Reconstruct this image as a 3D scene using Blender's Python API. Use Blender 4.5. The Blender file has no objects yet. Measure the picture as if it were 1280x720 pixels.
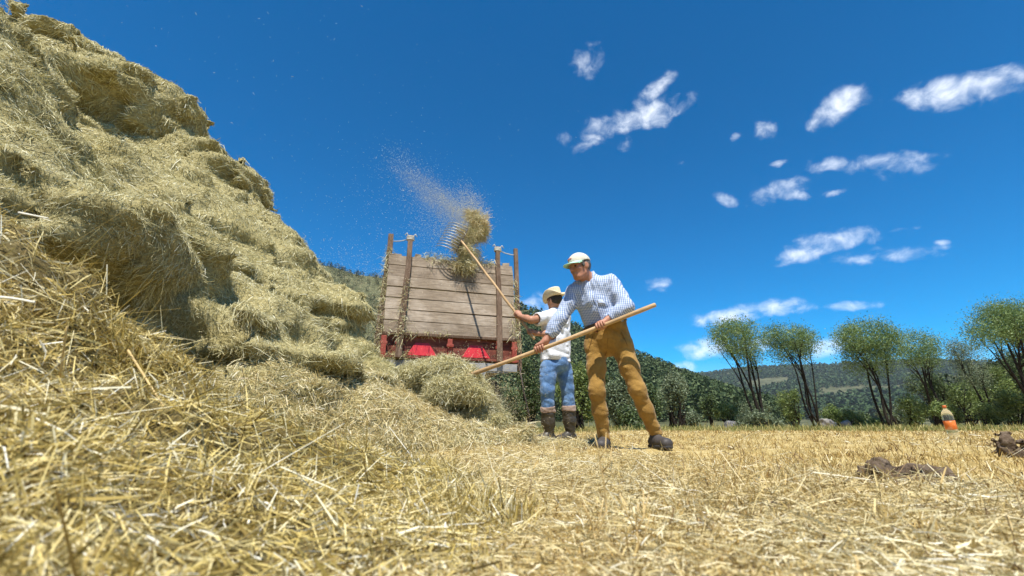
import bpy, math, random
import numpy as np
from mathutils import Vector, Matrix
random.seed(7); rng = np.random.default_rng(11)
scene = bpy.context.scene
COL = scene.collection
FPX = 1280*16/36.0
PITCH = math.radians(17.2)
H = 0.17
cp, sp = math.cos(PITCH), math.sin(PITCH)
def ray(px, py):
    dx, dy = px-640.0, 360.0-py
    return np.array([dx, FPX*cp-dy*sp, dy*cp+FPX*sp])
def P(px, py, y):
    """point seen at photo position (px,py) that stands at distance y along the field"""
    d = ray(px, py); s = y/d[1]
    return np.array([d[0]*s, y, H+d[2]*s])
def G(px, py):
    """where the sight line through a photo position meets level ground"""
    d = ray(px, py); s = -H/d[2]; return np.array([d[0]*s, d[1]*s, 0.0])
V = lambda *a: np.array(a, float)
def nrm(v):
    v = np.asarray(v, float); return v/max(1e-9, np.linalg.norm(v))

# ---------------------------------------------------------------- objects
def tag(o, label=None, cat=None, group=None, kind=None):
    if label: o['label'] = label
    if cat: o['category'] = cat
    if group: o['group'] = group
    if kind: o['kind'] = kind
    return o
def empty(name, loc, label=None, cat=None, group=None):
    o = bpy.data.objects.new(name, None); COL.objects.link(o)
    o.location = [float(v) for v in loc]; o.empty_display_size = .1
    return tag(o, label, cat, group)
def link(name, me, mat, parent=None, smooth=True):
    if mat is not None and not me.materials: me.materials.append(mat)
    o = bpy.data.objects.new(name, me); COL.objects.link(o)
    if parent is not None:
        o.parent = parent
        if parent.parent is None: o.matrix_parent_inverse = Matrix.Translation(parent.location).inverted()
    return o
def mesh_np(name, v, f, mat, parent=None, smooth=True):
    """v (n,3), f (m,4) or (m,3) index array"""
    v = np.asarray(v, np.float32); f = np.asarray(f, np.int32)
    me = bpy.data.meshes.new(name)
    k = f.shape[1]
    me.vertices.add(len(v)); me.vertices.foreach_set('co', v.ravel())
    me.loops.add(f.size); me.loops.foreach_set('vertex_index', f.ravel())
    me.polygons.add(len(f)); me.polygons.foreach_set('loop_start', np.arange(0, f.size, k, dtype=np.int32))
    me.update(calc_edges=True)
    me.polygons.foreach_set('use_smooth', np.full(len(f), smooth))
    me.update()
    return link(name, me, mat, parent)
class MB:
    """collects closed shapes and links them as ONE mesh object (mixed tris and quads)"""
    def __init__(s): s.v = []; s.f = []
    def add(s, v, f):
        b = len(s.v); s.v.extend([tuple(map(float, p)) for p in v]); s.f.extend([tuple(int(i)+b for i in q) for q in f]); return s
    def box(s, c, half, R=None, jitter=0.0):
        R = np.eye(3) if R is None else R
        vs = []
        for x in (-1, 1):
            for y in (-1, 1):
                for z in (-1, 1):
                    p = np.array([x*half[0], y*half[1], z*half[2]]) + (rng.normal(0, jitter, 3) if jitter else 0)
                    vs.append(np.asarray(c)+R@p)
        return s.add(vs, [(0,1,3,2),(4,6,7,5),(0,4,5,1),(2,3,7,6),(0,2,6,4),(1,5,7,3)])
    def tube(s, pts, rad, n=8, caps=True):
        v, f = tube_np(pts, rad, n); s.add(v, f)
        if caps:
            b = len(s.v)-len(v); s.f.append(tuple(b+i for i in range(n))[::-1]); s.f.append(tuple(len(s.v)-n+i for i in range(n)))
        return s
    def lathe(s, prof, c, R=None, n=24):
        R = np.eye(3) if R is None else R
        vs, fs = [], []
        for r, z in prof:
            for i in range(n):
                a = 2*math.pi*i/n
                vs.append(np.asarray(c)+R@np.array([r*math.cos(a), r*math.sin(a), z]))
        for j in range(len(prof)-1):
            for i in range(n):
                fs.append((j*n+i, j*n+(i+1)%n, (j+1)*n+(i+1)%n, (j+1)*n+i))
        return s.add(vs, fs)
    def build(s, name, mat, parent=None, smooth=False, bevel=0):
        me = bpy.data.meshes.new(name); me.from_pydata(s.v, [], s.f); me.update()
        me.polygons.foreach_set('use_smooth', np.full(len(me.polygons), smooth))
        o = link(name, me, mat, parent)
        if bevel:
            m = o.modifiers.new('bevel', 'BEVEL'); m.width = bevel; m.segments = 2; m.limit_method = 'ANGLE'
        return o
def tube_np(pts, rad, n=8):
    pts = np.asarray(pts, float); rad = np.broadcast_to(np.asarray(rad, float), (len(pts),))
    v = []; up = None
    for i, p in enumerate(pts):
        t = nrm(pts[min(i+1, len(pts)-1)]-pts[max(i-1, 0)])
        if up is None: up = nrm(np.cross(t, [0.31, 0.52, 0.79]))
        up = nrm(up-t*np.dot(up, t)); w = np.cross(t, up)
        a = np.arange(n)*2*np.pi/n
        v.append(p+rad[i]*(np.cos(a)[:, None]*up+np.sin(a)[:, None]*w))
    v = np.concatenate(v)
    f = [(j*n+i, j*n+(i+1) % n, (j+1)*n+(i+1) % n, (j+1)*n+i) for j in range(len(pts)-1) for i in range(n)]
    return v, np.array(f)

# ---------------------------------------------------------------- noise
def _h(ix, iy, iz, seed):
    h = (ix*np.uint32(374761393)) ^ (iy*np.uint32(668265263)) ^ (iz*np.uint32(2246822519)) ^ np.uint32((seed*2654435761) & 0xffffffff)
    h = (h ^ (h >> np.uint32(13)))*np.uint32(1274126177)
    h = h ^ (h >> np.uint32(16))
    return (h & np.uint32(0xffff)).astype(np.float32)/32767.5-1
def vnoise(p, seed=0):
    p = np.asarray(p, np.float32); i = np.floor(p); f = p-i; f = f*f*(3-2*f)
    i = i.astype(np.int64).astype(np.uint32)
    r = 0
    for a in (0, 1):
        wx = f[..., 0] if a else 1-f[..., 0]
        for b in (0, 1):
            wy = f[..., 1] if b else 1-f[..., 1]
            for c in (0, 1):
                wz = f[..., 2] if c else 1-f[..., 2]
                r = r+wx*wy*wz*_h(i[..., 0]+np.uint32(a), i[..., 1]+np.uint32(b), i[..., 2]+np.uint32(c), seed)
    return r
def fbm(p, octs=3, seed=0, gain=.5):
    r = 0; a = 1.0
    for o in range(octs):
        r = r+a*vnoise(np.asarray(p)*(2.03**o)+17.3*o, seed+o); a *= gain
    return r

# ---------------------------------------------------------------- solid modelling: signed distance grid -> mesh
class SDF:
    def __init__(s, lo, hi, h):
        s.lo = np.asarray(lo, float); s.h = h
        n = np.ceil((np.asarray(hi)-s.lo)/h).astype(int)+1
        s.ax = [(s.lo[i]+h*np.arange(n[i])).astype(np.float32) for i in range(3)]
        s.F = np.full(n, 1.0, np.float32)
    def _win(s, lo, hi):
        sl = []
        for i in range(3):
            a = max(0, int((lo[i]-s.lo[i])/s.h)); b = min(len(s.ax[i]), int((hi[i]-s.lo[i])/s.h)+2)
            if b <= a: return None
            sl.append(slice(a, b))
        return tuple(sl)
    def _pts(s, sl):
        return np.stack(np.meshgrid(s.ax[0][sl[0]], s.ax[1][sl[1]], s.ax[2][sl[2]], indexing='ij'), -1)
    def _join(s, sl, d, k, op):
        F = s.F[sl]
        if op == 'add':
            if k > 0:
                hh = np.clip(.5+.5*(F-d)/k, 0, 1); s.F[sl] = F*(1-hh)+d*hh-k*hh*(1-hh)
            else: s.F[sl] = np.minimum(F, d)
        else:
            if k > 0:
                hh = np.clip(.5-.5*(F+d)/k, 0, 1); s.F[sl] = F*(1-hh)-d*hh+k*hh*(1-hh)
            else: s.F[sl] = np.maximum(F, -d)
    def cap(s, a, b, ra, rb=None, k=.03, op='add', flat=False, sq=None):
        a = np.asarray(a, float); b = np.asarray(b, float); rb = ra if rb is None else rb
        m = max(ra, rb)+k+.04
        sl = s._win(np.minimum(a, b)-m, np.maximum(a, b)+m)
        if sl is None: return s
        p = s._pts(sl)-a.astype(np.float32); ab = (b-a)
        t = np.clip((p@ab.astype(np.float32))/max(1e-9, ab@ab), 0, 1)
        d = np.linalg.norm(p-t[..., None]*ab.astype(np.float32), axis=-1)-(ra+(rb-ra)*t)
        if flat: d = np.maximum(d, (p-ab.astype(np.float32))@nrm(ab).astype(np.float32))
        s._join(sl, d, k, op); return s
    def path(s, pts, rad, k=.03, op='add', flat=False):
        for i in range(len(pts)-1): s.cap(pts[i], pts[i+1], rad[i], rad[i+1], k, op, flat and i == len(pts)-2)
        return s
    def ell(s, c, r, R=None, k=.03, op='add', n=2.0):
        c = np.asarray(c, float); r = np.asarray(r, float); R = np.eye(3) if R is None else R   # columns of R = own axes
        m = r.max()+k+.04
        sl = s._win(c-m, c+m)
        if sl is None: return s
        p = (s._pts(sl)-c.astype(np.float32))@R.astype(np.float32)
        if n == 2.0:
            q = p/r.astype(np.float32); k0 = np.linalg.norm(q, axis=-1); k1 = np.linalg.norm(q/r.astype(np.float32), axis=-1)
            d = k0*(k0-1)/np.maximum(k1, 1e-6)
        else:
            q = np.abs(p/r.astype(np.float32)); d = ((q**n).sum(-1)**(1/n)-1)*r.min()
        s._join(sl, d, k, op); return s
    def plane_cut(s, c, n):
        sl = tuple(slice(0, len(a)) for a in s.ax)
        d = (s._pts(sl)-np.asarray(c, np.float32))@np.asarray(nrm(n), np.float32)
        s.F = np.maximum(s.F, d); return s
    def ripple(s, fn, band):
        m = np.abs(s.F) < band; idx = np.argwhere(m)
        p = np.stack([s.ax[i][idx[:, i]] for i in range(3)], -1)
        s.F[m] += fn(p).astype(np.float32); return s
    def mesh(s):
        F = s.F; nx, ny, nz = F.shape; ins = F < 0
        c = [(a, b, d) for a in (0, 1) for b in (0, 1) for d in (0, 1)]
        cnt = sum(ins[a:nx-1+a, b:ny-1+b, d:nz-1+d].astype(np.int8) for a, b, d in c)
        idx = np.argwhere((cnt > 0) & (cnt < 8))
        val = np.stack([F[idx[:, 0]+a, idx[:, 1]+b, idx[:, 2]+d] for a, b, d in c], 1)
        cc = np.array(c, np.float32); acc = np.zeros((len(idx), 3), np.float32); num = np.zeros(len(idx), np.float32)
        for i in range(8):
            for j in range(i+1, 8):
                if np.abs(cc[i]-cc[j]).sum() != 1: continue
                x = (val[:, i] < 0) != (val[:, j] < 0)
                t = np.where(x, val[:, i]/np.where(x, val[:, i]-val[:, j], 1), 0)
                acc += np.where(x[:, None], cc[i]+t[:, None]*(cc[j]-cc[i]), 0); num += x
        v = s.lo+s.h*(idx+acc/num[:, None])
        vm = np.full((nx-1, ny-1, nz-1), -1, np.int32); vm[idx[:, 0], idx[:, 1], idx[:, 2]] = np.arange(len(idx))
        fs = []
        for axis in range(3):
            A = np.moveaxis(ins, axis, 0); B = np.argwhere(A[:-1] != A[1:])
            if not len(B): continue
            first = A[B[:, 0], B[:, 1], B[:, 2]]
            q = B; ok = (q[:, 1] > 0) & (q[:, 2] > 0) & (q[:, 1] < A.shape[1]-1) & (q[:, 2] < A.shape[2]-1)
            q = q[ok]; first = first[ok]
            M = np.moveaxis(vm, axis, 0)
            quad = np.stack([M[q[:, 0], q[:, 1]-1, q[:, 2]-1], M[q[:, 0], q[:, 1], q[:, 2]-1], M[q[:, 0], q[:, 1], q[:, 2]], M[q[:, 0], q[:, 1]-1, q[:, 2]]], 1)
            flip = ~first if axis != 1 else first       # moveaxis of y keeps (x,z): left-handed
            quad[flip] = quad[flip][:, ::-1]
            fs.append(quad)
        f = np.concatenate(fs); f = f[(f >= 0).all(1)]
        return v, f
    def build(s, name, mat, parent=None, smooth_it=1):
        v, f = s.mesh()
        v = relax(v, f, smooth_it)
        return mesh_np(name, v, f, mat, parent)
def relax(v, f, it=1):
    for _ in range(it):
        acc = np.zeros_like(v); n = np.zeros(len(v))
        for a in range(4):
            for b in (1, 3):
                np.add.at(acc, f[:, a], v[f[:, (a+b) % 4]]); np.add.at(n, f[:, a], 1)
        v = v*.4+.6*acc/np.maximum(n, 1)[:, None]
    return v

# ---------------------------------------------------------------- strands and leaves
def ribbons(pos, d, length, width, bend=.15, segs=2, sag=0.0):
    """curved flat ribbons; all arrays of length n"""
    n = len(pos); pos = np.asarray(pos, np.float32); d = np.asarray(d, np.float32)
    d = d/np.maximum(1e-6, np.linalg.norm(d, axis=1))[:, None]
    r = rng.normal(size=(n, 3)).astype(np.float32)
    side = np.cross(d, r); side /= np.maximum(1e-6, np.linalg.norm(side, axis=1))[:, None]
    perp = np.cross(d, side)
    L = np.broadcast_to(np.asarray(length, np.float32), (n,)); W = np.broadcast_to(np.asarray(width, np.float32), (n,))
    B = rng.normal(0, bend, n).astype(np.float32)*L
    rows = []
    for k in range(segs+1):
        t = k/segs
        c = pos+d*(L*t)[:, None]+perp*(B*4*t*(1-t))[:, None]
        if sag: c[:, 2] -= sag*L*t*t
        w = W*(.5 if k == 0 else (.32 if k == segs else .5))
        rows.append(c-side*w[:, None]); rows.append(c+side*w[:, None])
    v = np.stack(rows, 1).reshape(-1, 3); m = 2*(segs+1)
    base = np.arange(n)[:, None]*m
    f = np.concatenate([base+np.array([[2*k, 2*k+1, 2*k+3, 2*k+2]]) for k in range(segs)], 1).reshape(-1, 4)
    return v, f
def merge(*vf):
    vs, fs, b = [], [], 0
    for v, f in vf:
        vs.append(v); fs.append(f+b); b += len(v)
    return np.concatenate(vs), np.concatenate(fs)
def sample_mesh(v, f, n, weight=None):
    a = v[f[:, 0]]; b = v[f[:, 1]]; c = v[f[:, 2]]; d = v[f[:, 3]]
    N = np.cross(c-a, d-b); A = np.linalg.norm(N, axis=1); N = N/np.maximum(A, 1e-9)[:, None]
    ctr = (a+b+c+d)/4
    w = A if weight is None else A*weight(ctr, N)
    i = rng.choice(len(f), n, p=w/w.sum())
    u = rng.random((n, 1)); t = rng.random((n, 1))
    p = (a[i]*(1-u)+b[i]*u)*(1-t)+(d[i]*(1-u)+c[i]*u)*t
    return p, N[i]
def leaf_quads(pos, size, aspect=2.2, droop=.3):
    n = len(pos)
    d = rng.normal(size=(n, 3)); d[:, 2] = d[:, 2]*.7-droop; d /= np.linalg.norm(d, axis=1)[:, None]
    r = rng.normal(size=(n, 3)); s = np.cross(d, r); s /= np.linalg.norm(s, axis=1)[:, None]
    L = size*rng.uniform(.6, 1.4, n); W = L/aspect
    a = pos-d*L[:, None]/2; c = pos+d*L[:, None]/2
    v = np.stack([a, pos-s*W[:, None]/2, c, pos+s*W[:, None]/2], 1).reshape(-1, 3)
    return v, np.arange(4*n).reshape(-1, 4)

# ---------------------------------------------------------------- materials
def newmat(name):
    m = bpy.data.materials.new(name); m.use_nodes = True
    nt = m.node_tree; b = nt.nodes['Principled BSDF']
    return m, nt, b
def ramp(nt, stops, interp='LINEAR'):
    r = nt.nodes.new('ShaderNodeValToRGB'); e = r.color_ramp.elements; r.color_ramp.interpolation = interp
    while len(e) < len(stops): e.new(.5)
    for i, (p, c) in enumerate(stops): e[i].position = p; e[i].color = (*c, 1)
    return r
def noise_node(nt, scale, detail=4, rough=.6, coord='Object', stretch=None, dist=0):
    tc = nt.nodes.new('ShaderNodeTexCoord'); n = nt.nodes.new('ShaderNodeTexNoise')
    n.inputs['Scale'].default_value = scale; n.inputs['Detail'].default_value = detail; n.inputs['Roughness'].default_value = rough
    n.inputs['Distortion'].default_value = dist
    src = tc.outputs[coord]
    if stretch:
        mp = nt.nodes.new('ShaderNodeMapping'); mp.inputs['Scale'].default_value = stretch
        nt.links.new(src, mp.inputs[0]); src = mp.outputs[0]
    nt.links.new(src, n.inputs['Vector'])
    return n
def bump(nt, b, src, strength, dist=.01):
    bp = nt.nodes.new('ShaderNodeBump'); bp.inputs['Strength'].default_value = strength; bp.inputs['Distance'].default_value = dist
    nt.links.new(src, bp.inputs['Height']); nt.links.new(bp.outputs[0], b.inputs['Normal'])
def mat_noise(name, stops, scale=8, rough=.8, bump_s=.3, bump_scale=None, detail=5, stretch=None, spec=.3, bump_d=.01):
    m, nt, b = newmat(name)
    n = noise_node(nt, scale, detail, .65, stretch=stretch); r = ramp(nt, stops)
    nt.links.new(n.outputs['Fac'], r.inputs[0]); nt.links.new(r.outputs[0], b.inputs['Base Color'])
    b.inputs['Roughness'].default_value = rough; b.inputs['Specular IOR Level'].default_value = spec
    if bump_s:
        n2 = n if bump_scale is None else noise_node(nt, bump_scale, 4, .6, stretch=stretch)
        bump(nt, b, n2.outputs['Fac'], bump_s, bump_d)
    return m
def mat_island(name, stops, rough=.6, spec=.3, transl=0.0, patch=None, patch_scale=1.5):
    """every strand or leaf takes its own colour; patch = (colour, amount) tints whole areas"""
    m, nt, b = newmat(name)
    g = nt.nodes.new('ShaderNodeNewGeometry'); r = ramp(nt, stops)
    nt.links.new(g.outputs['Random Per Island'], r.inputs[0]); src = r.outputs[0]
    if patch:
        n = noise_node(nt, patch_scale, 4, .6); rr = ramp(nt, [(.4, (0, 0, 0)), (.65, (1, 1, 1))])
        nt.links.new(n.outputs['Fac'], rr.inputs[0])
        mu = nt.nodes.new('ShaderNodeMath'); mu.operation = 'MULTIPLY'; mu.inputs[1].default_value = patch[1]
        nt.links.new(rr.outputs[0], mu.inputs[0])
        mx = nt.nodes.new('ShaderNodeMix'); mx.data_type = 'RGBA'; mx.blend_type = 'MULTIPLY'
        nt.links.new(mu.outputs[0], mx.inputs[0]); nt.links.new(src, mx.inputs[6]); mx.inputs[7].default_value = (*patch[0], 1)
        src = mx.outputs[2]
    nt.links.new(src, b.inputs['Base Color'])
    b.inputs['Roughness'].default_value = rough; b.inputs['Specular IOR Level'].default_value = spec
    if transl:
        t = nt.nodes.new('ShaderNodeBsdfTranslucent'); nt.links.new(src, t.inputs[0])
        ms = nt.nodes.new('ShaderNodeMixShader'); ms.inputs[0].default_value = transl
        nt.links.new(b.outputs[0], ms.inputs[1]); nt.links.new(t.outputs[0], ms.inputs[2])
        nt.links.new(ms.outputs[0], nt.nodes['Material Output'].inputs[0])
    return m
def mat_plain(name, c, rough=.5, metal=0.0, spec=.5, var=.25, scale=12, bump_s=.1):
    lo = tuple(x*(1-var) for x in c); hi = tuple(min(1, x*(1+var)) for x in c)
    m = mat_noise(name, [(.3, lo), (.7, hi)], scale, rough, bump_s, spec=spec)
    m.node_tree.nodes['Principled BSDF'].inputs['Metallic'].default_value = metal
    return m
# ================================================================ camera, light, sky
cam = bpy.data.cameras.new('camera'); co = bpy.data.objects.new('camera', cam); COL.objects.link(co)
cam.lens = 16; cam.sensor_width = 36; cam.sensor_fit = 'HORIZONTAL'; cam.clip_start = .02; cam.clip_end = 20000
co.location = (0, 0, H); co.rotation_euler = (math.pi/2+PITCH, 0, 0)
cam.dof.use_dof = True; cam.dof.focus_distance = 4.2; cam.dof.aperture_fstop = 4.5
scene.camera = co
SUN_EL = math.radians(67)
SUN_H = nrm([-.06, -1.0, 0])
TO_SUN = SUN_H*math.cos(SUN_EL)+V(0, 0, math.sin(SUN_EL))
sl = bpy.data.lights.new('sun', 'SUN'); so = bpy.data.objects.new('sun', sl); COL.objects.link(so)
sl.energy = 4.6; sl.angle = math.radians(.5); sl.color = (1, .95, .86)
so.rotation_euler = Vector(-TO_SUN).to_track_quat('-Z', 'Y').to_euler()
w = bpy.data.worlds.new('World'); scene.world = w; w.use_nodes = True
nt = w.node_tree; bg = nt.nodes['Background']; LK = nt.links.new
sky = nt.nodes.new('ShaderNodeTexSky'); sky.sky_type = 'NISHITA'; sky.sun_disc = False
sky.sun_elevation = SUN_EL; sky.sun_rotation = math.atan2(TO_SUN[0], TO_SUN[1])
sky.altitude = 1200; sky.air_density = 1.0; sky.dust_density = .25; sky.ozone_density = 3.0
def wm(op, a, b=None, c=None, clamp=False):
    n = nt.nodes.new('ShaderNodeMath'); n.operation = op; n.use_clamp = clamp
    for i, x in enumerate((a, b, c)):
        if x is None: continue
        if isinstance(x, (int, float)): n.inputs[i].default_value = x
        else: LK(x, n.inputs[i])
    return n.outputs[0]
gm = nt.nodes.new('ShaderNodeGamma'); gm.inputs[1].default_value = 1.22; LK(sky.outputs[0], gm.inputs[0])
hs = nt.nodes.new('ShaderNodeHueSaturation'); hs.inputs['Saturation'].default_value = 1.56; hs.inputs['Value'].default_value = .72
hs.inputs['Hue'].default_value = .493
LK(gm.outputs[0], hs.inputs['Color'])
tc = nt.nodes.new('ShaderNodeTexCoord'); DIR = tc.outputs['Generated']
def wnoise(scale, detail, rough, dist=0, off=(0, 0, 0)):
    mp = nt.nodes.new('ShaderNodeMapping'); mp.inputs['Location'].default_value = off; mp.inputs['Scale'].default_value = (1, 1, 1.25); LK(DIR, mp.inputs[0])
    n = nt.nodes.new('ShaderNodeTexNoise'); n.inputs['Scale'].default_value = scale; n.inputs['Detail'].default_value = detail
    n.inputs['Roughness'].default_value = rough; n.inputs['Distortion'].default_value = dist
    LK(mp.outputs[0], n.inputs['Vector']); return n.outputs['Fac']
n1 = wnoise(15, 7, .58, .3); n2 = wnoise(28, 6, .56, .4, (3, 1, 2))
nz = wm('ADD', wm('MULTIPLY_ADD', n1, 3.4, -1.7), wm('MULTIPLY_ADD', n2, 4.6, -2.3))
# (px, py, half width, half height, slope in degrees, density): small fair-weather clouds
CLOUDS = [(735,76,20,20,48,.62),(779,155,66,16,18,1.1),(812,116,30,10,42,.9),(783,178,13,12,30,.9),
 (1048,134,34,17,32,.9),(1020,154,20,9,10,.65),(1185,118,48,17,6,1.2),(1225,104,42,12,12,1.0),(953,162,11,13,70,.6),(1033,206,23,11,5,.6),(1112,206,36,16,4,1.1),(1145,198,34,7,8,.7),
 (973,237,31,13,10,.9),(1000,243,17,7,-25,.6),(914,252,21,8,-18,.55),(1044,241,19,5,10,.45),
 (1040,302,40,13,10,1.15),(1003,318,34,10,12,1.0),(1100,320,58,10,5,.9),(1130,287,22,4,8,.35),(1176,303,10,4,0,.4),(822,355,16,9,8,.8),
 (935,391,66,10,9,1.0),(1060,382,40,6,3,.55),(884,436,34,11,4,.95),(1040,432,38,14,10,.9),(935,432,30,9,6,.8),(849,460,16,8,3,.9),
 (672,378,30,11,5,.85),(840,206,16,4,10,.28),(974,205,10,5,10,.35),(985,462,40,5,3,.5),(920,170,9,6,30,.3)]
tot = None
for px, py, hw, hh, sl_, den in CLOUDS:
    c = nrm(ray(px, py)); a = math.radians(sl_)
    r_ = nrm(ray(px+10*math.cos(a), py-10*math.sin(a))-ray(px, py)); u_ = nrm(np.cross(c, r_)); r_ = nrm(np.cross(u_, c))
    k = FPX/np.linalg.norm(ray(px, py))*.0 + 1/np.linalg.norm(ray(px, py))     # radians per photo pixel there
    def dot(vec, sc):
        n = nt.nodes.new('ShaderNodeVectorMath'); n.operation = 'DOT_PRODUCT'; LK(DIR, n.inputs[0]); n.inputs[1].default_value = [float(q*sc) for q in vec]; return n.outputs['Value']
    s_ = dot(r_, 1/(hw*k)); t_ = dot(u_, 1/(hh*k))
    rr = wm('MULTIPLY_ADD', s_, s_, wm('MULTIPLY', t_, t_))
    e = wm('MULTIPLY_ADD', wm('MINIMUM', rr, 4.2), -1.0, .15+den*.9)      # high inside the ellipse
    front = wm('GREATER_THAN', dot(c, 1), .5)
    e = wm('SUBTRACT', wm('MULTIPLY', wm('ADD', e, 5.0), front), 5.0)
    tot = e if tot is None else wm('SMOOTH_MAX', tot, e, .25)
dens = wm('ADD', tot, nz)
mr = nt.nodes.new('ShaderNodeMapRange'); mr.interpolation_type = 'SMOOTHSTEP'; mr.inputs['From Min'].default_value = -.45; mr.inputs['From Max'].default_value = 3.1
LK(dens, mr.inputs['Value'])
mx = nt.nodes.new('ShaderNodeMix'); mx.data_type = 'RGBA'; LK(wm('MULTIPLY', mr.outputs[0], .93), mx.inputs[0]); LK(hs.outputs[0], mx.inputs[6])
cw = nt.nodes.new('ShaderNodeMix'); cw.data_type = 'RGBA'; LK(mr.outputs[0], cw.inputs[0]); cw.inputs[6].default_value = (7.2, 7.9, 8.9, 1); cw.inputs[7].default_value = (8.6, 8.8, 9.1, 1)
LK(cw.outputs[2], mx.inputs[7]); LK(mx.outputs[2], bg.inputs['Color']); bg.inputs['Strength'].default_value = .1
vs = scene.view_settings; vs.view_transform = 'Standard'; vs.look = 'None'; vs.gamma = 1; vs.use_curve_mapping = False; vs.exposure = .8
scene.cycles.use_denoising = True
scene.cycles.max_bounces = 6; scene.cycles.transparent_max_bounces = 12

# ================================================================ ground, hills
SOIL_SPOTS = [(1.31,1.60,.20,.28),(2.95,2.65,.30,.26),(1.85,1.75,.10,.10)]
def hill_height(x, y):
    r = np.hypot(x, y); az = np.degrees(np.arctan2(x, y))
    h = np.zeros_like(x)
    # wooded hill behind the trailer: ridge about 300 m off, falling to the right
    ax = np.interp(az, [-80,-60,-40,-23.7,-17,-2,7.6,15.6,21.3,27.3,32,90], [70,85,91,91,86,74,55,36,23,8,0,0])
    f = np.clip((r-75)/215, 0, 1); f = f*f*(3-2*f); g = 1-.5*np.clip((r-330)/500, 0, 1)
    h = np.maximum(h, ax*f*g*(1+.05*fbm(np.stack([x/45, y/45, x*0], -1), 3, 5)))
    # long far ridge
    bx = np.interp(az, [-90,10,20,24,29,34,38,42,48,56,66,90], [140,150,160,164,168,174,170,166,140,125,120,110])
    f = np.clip((r-520)/1250, 0, 1); f = f**1.25
    far = bx*f*(1+.05*fbm(np.stack([x/260, y/260, x*0], -1), 4, 9))*(1-.35*np.clip((r-2100)/2500, 0, 1))
    h = np.maximum(h, far*1.12)
    # near spur on the right
    cx = np.interp(az, [36,41,45,49,56,70,90], [0,0,2.5,6,10,13,13])
    f = np.clip((r-62)/75, 0, 1); f = f*f*(3-2*f)
    h = np.maximum(h, cx*f*(1-.6*np.clip((r-200)/300, 0, 1)))
    return h
def ground_z(x, y):
    r = np.hypot(x, y); p = np.stack([x, y, 0*x], -1)
    z = .022*fbm(p*.9, 2, 31)+.016*fbm(p*4.2, 2, 37)*np.clip(1.5-r/12, 0, 1)
    z = z*np.clip(r/.8, .3, 1)
    t_ = np.clip((np.asarray(x)-1.5)/2.6, 0, 1)*np.clip((np.asarray(y)-1.8)/2.5, 0, 1); z = z+.085*t_*t_*(3-2*t_)   # slight rise on the right
    # low apron of trodden hay at the foot of the stack
    z = z+.13*np.exp(-(((x+.45)/.85)**2+((y-5.0)/.8)**2))
    # bare soil scrapes
    return z+hill_height(x, y)
az = np.radians(np.concatenate([np.linspace(-180,-62,40)[:-1], np.linspace(-62,62,520), np.linspace(62,180,40)[1:]]))
rad = np.concatenate([[.02], np.geomspace(.12, 30, 260), np.geomspace(31, 9000, 190)])
RR, AA = np.meshgrid(rad, az, indexing='ij')
X, Y = RR*np.sin(AA), RR*np.cos(AA)
Z = ground_z(X, Y)
nr, na = RR.shape
gv = np.stack([X, Y, Z], -1).reshape(-1, 3)
I = np.arange(nr*na).reshape(nr, na)
gf = np.stack([I[:-1, :-1], I[:-1, 1:], I[1:, 1:], I[1:, :-1]], -1).reshape(-1, 4)[:, ::-1]
split_r = 62.0
ctr_r = np.hypot(gv[gf].mean(1)[:, 0], gv[gf].mean(1)[:, 1])
# field material: stubble gold, with soil and green showing in patches
m, nt2, b = newmat('stubble field')
na1 = noise_node(nt2, 2.2, 6, .7); r1 = ramp(nt2, [(.25, (.32,.23,.08)), (.45, (.50,.38,.155)), (.62, (.61,.49,.23)), (.8, (.70,.60,.35))])
nt2.links.new(na1.outputs['Fac'], r1.inputs[0])
na2 = noise_node(nt2, 55, 3, .7); r2 = ramp(nt2, [(.3, (.45,.42,.34)), (.65, (1,1,1))]); nt2.links.new(na2.outputs['Fac'], r2.inputs[0])
mxa = nt2.nodes.new('ShaderNodeMix'); mxa.data_type = 'RGBA'; mxa.blend_type = 'MULTIPLY'; mxa.inputs[0].default_value = .8
nt2.links.new(r1.outputs[0], mxa.inputs[6]); nt2.links.new(r2.outputs[0], mxa.inputs[7])
na3 = noise_node(nt2, .16, 4, .6); r3 = ramp(nt2, [(.52, (0,0,0)), (.68, (1,1,1))]); nt2.links.new(na3.outputs['Fac'], r3.inputs[0])
mxb = nt2.nodes.new('ShaderNodeMix'); mxb.data_type = 'RGBA'; mxb.inputs[7].default_value = (.26,.24,.075,1)
mul = nt2.nodes.new('ShaderNodeMath'); mul.operation = 'MULTIPLY'; mul.inputs[1].default_value = .55
nt2.links.new(r3.outputs[0], mul.inputs[0]); nt2.links.new(mul.outputs[0], mxb.inputs[0]); nt2.links.new(mxa.outputs[2], mxb.inputs[6])
# bare scraped earth on the right of the camera and beside it
sep = nt2.nodes.new('ShaderNodeTexCoord')
def spot(cx, cy, rx, ry):
    mp = nt2.nodes.new('ShaderNodeMapping'); mp.vector_type = 'POINT'
    mp.inputs['Location'].default_value = (-cx/rx, -cy/ry, 0); mp.inputs['Scale'].default_value = (1/rx, 1/ry, 0)
    nt2.links.new(sep.outputs['Object'], mp.inputs[0])
    ln = nt2.nodes.new('ShaderNodeVectorMath'); ln.operation = 'LENGTH'; nt2.links.new(mp.outputs[0], ln.inputs[0]); return ln.outputs['Value']
acc = None
for s_ in SOIL_SPOTS+[(.52,1.02,.10,.09)]:
    d_ = spot(*s_)
    if acc is None: acc = d_
    else:
        mn = nt2.nodes.new('ShaderNodeMath'); mn.operation = 'MINIMUM'; nt2.links.new(acc, mn.inputs[0]); nt2.links.new(d_, mn.inputs[1]); acc = mn.outputs[0]
na4 = noise_node(nt2, 7, 5, .7)
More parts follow.
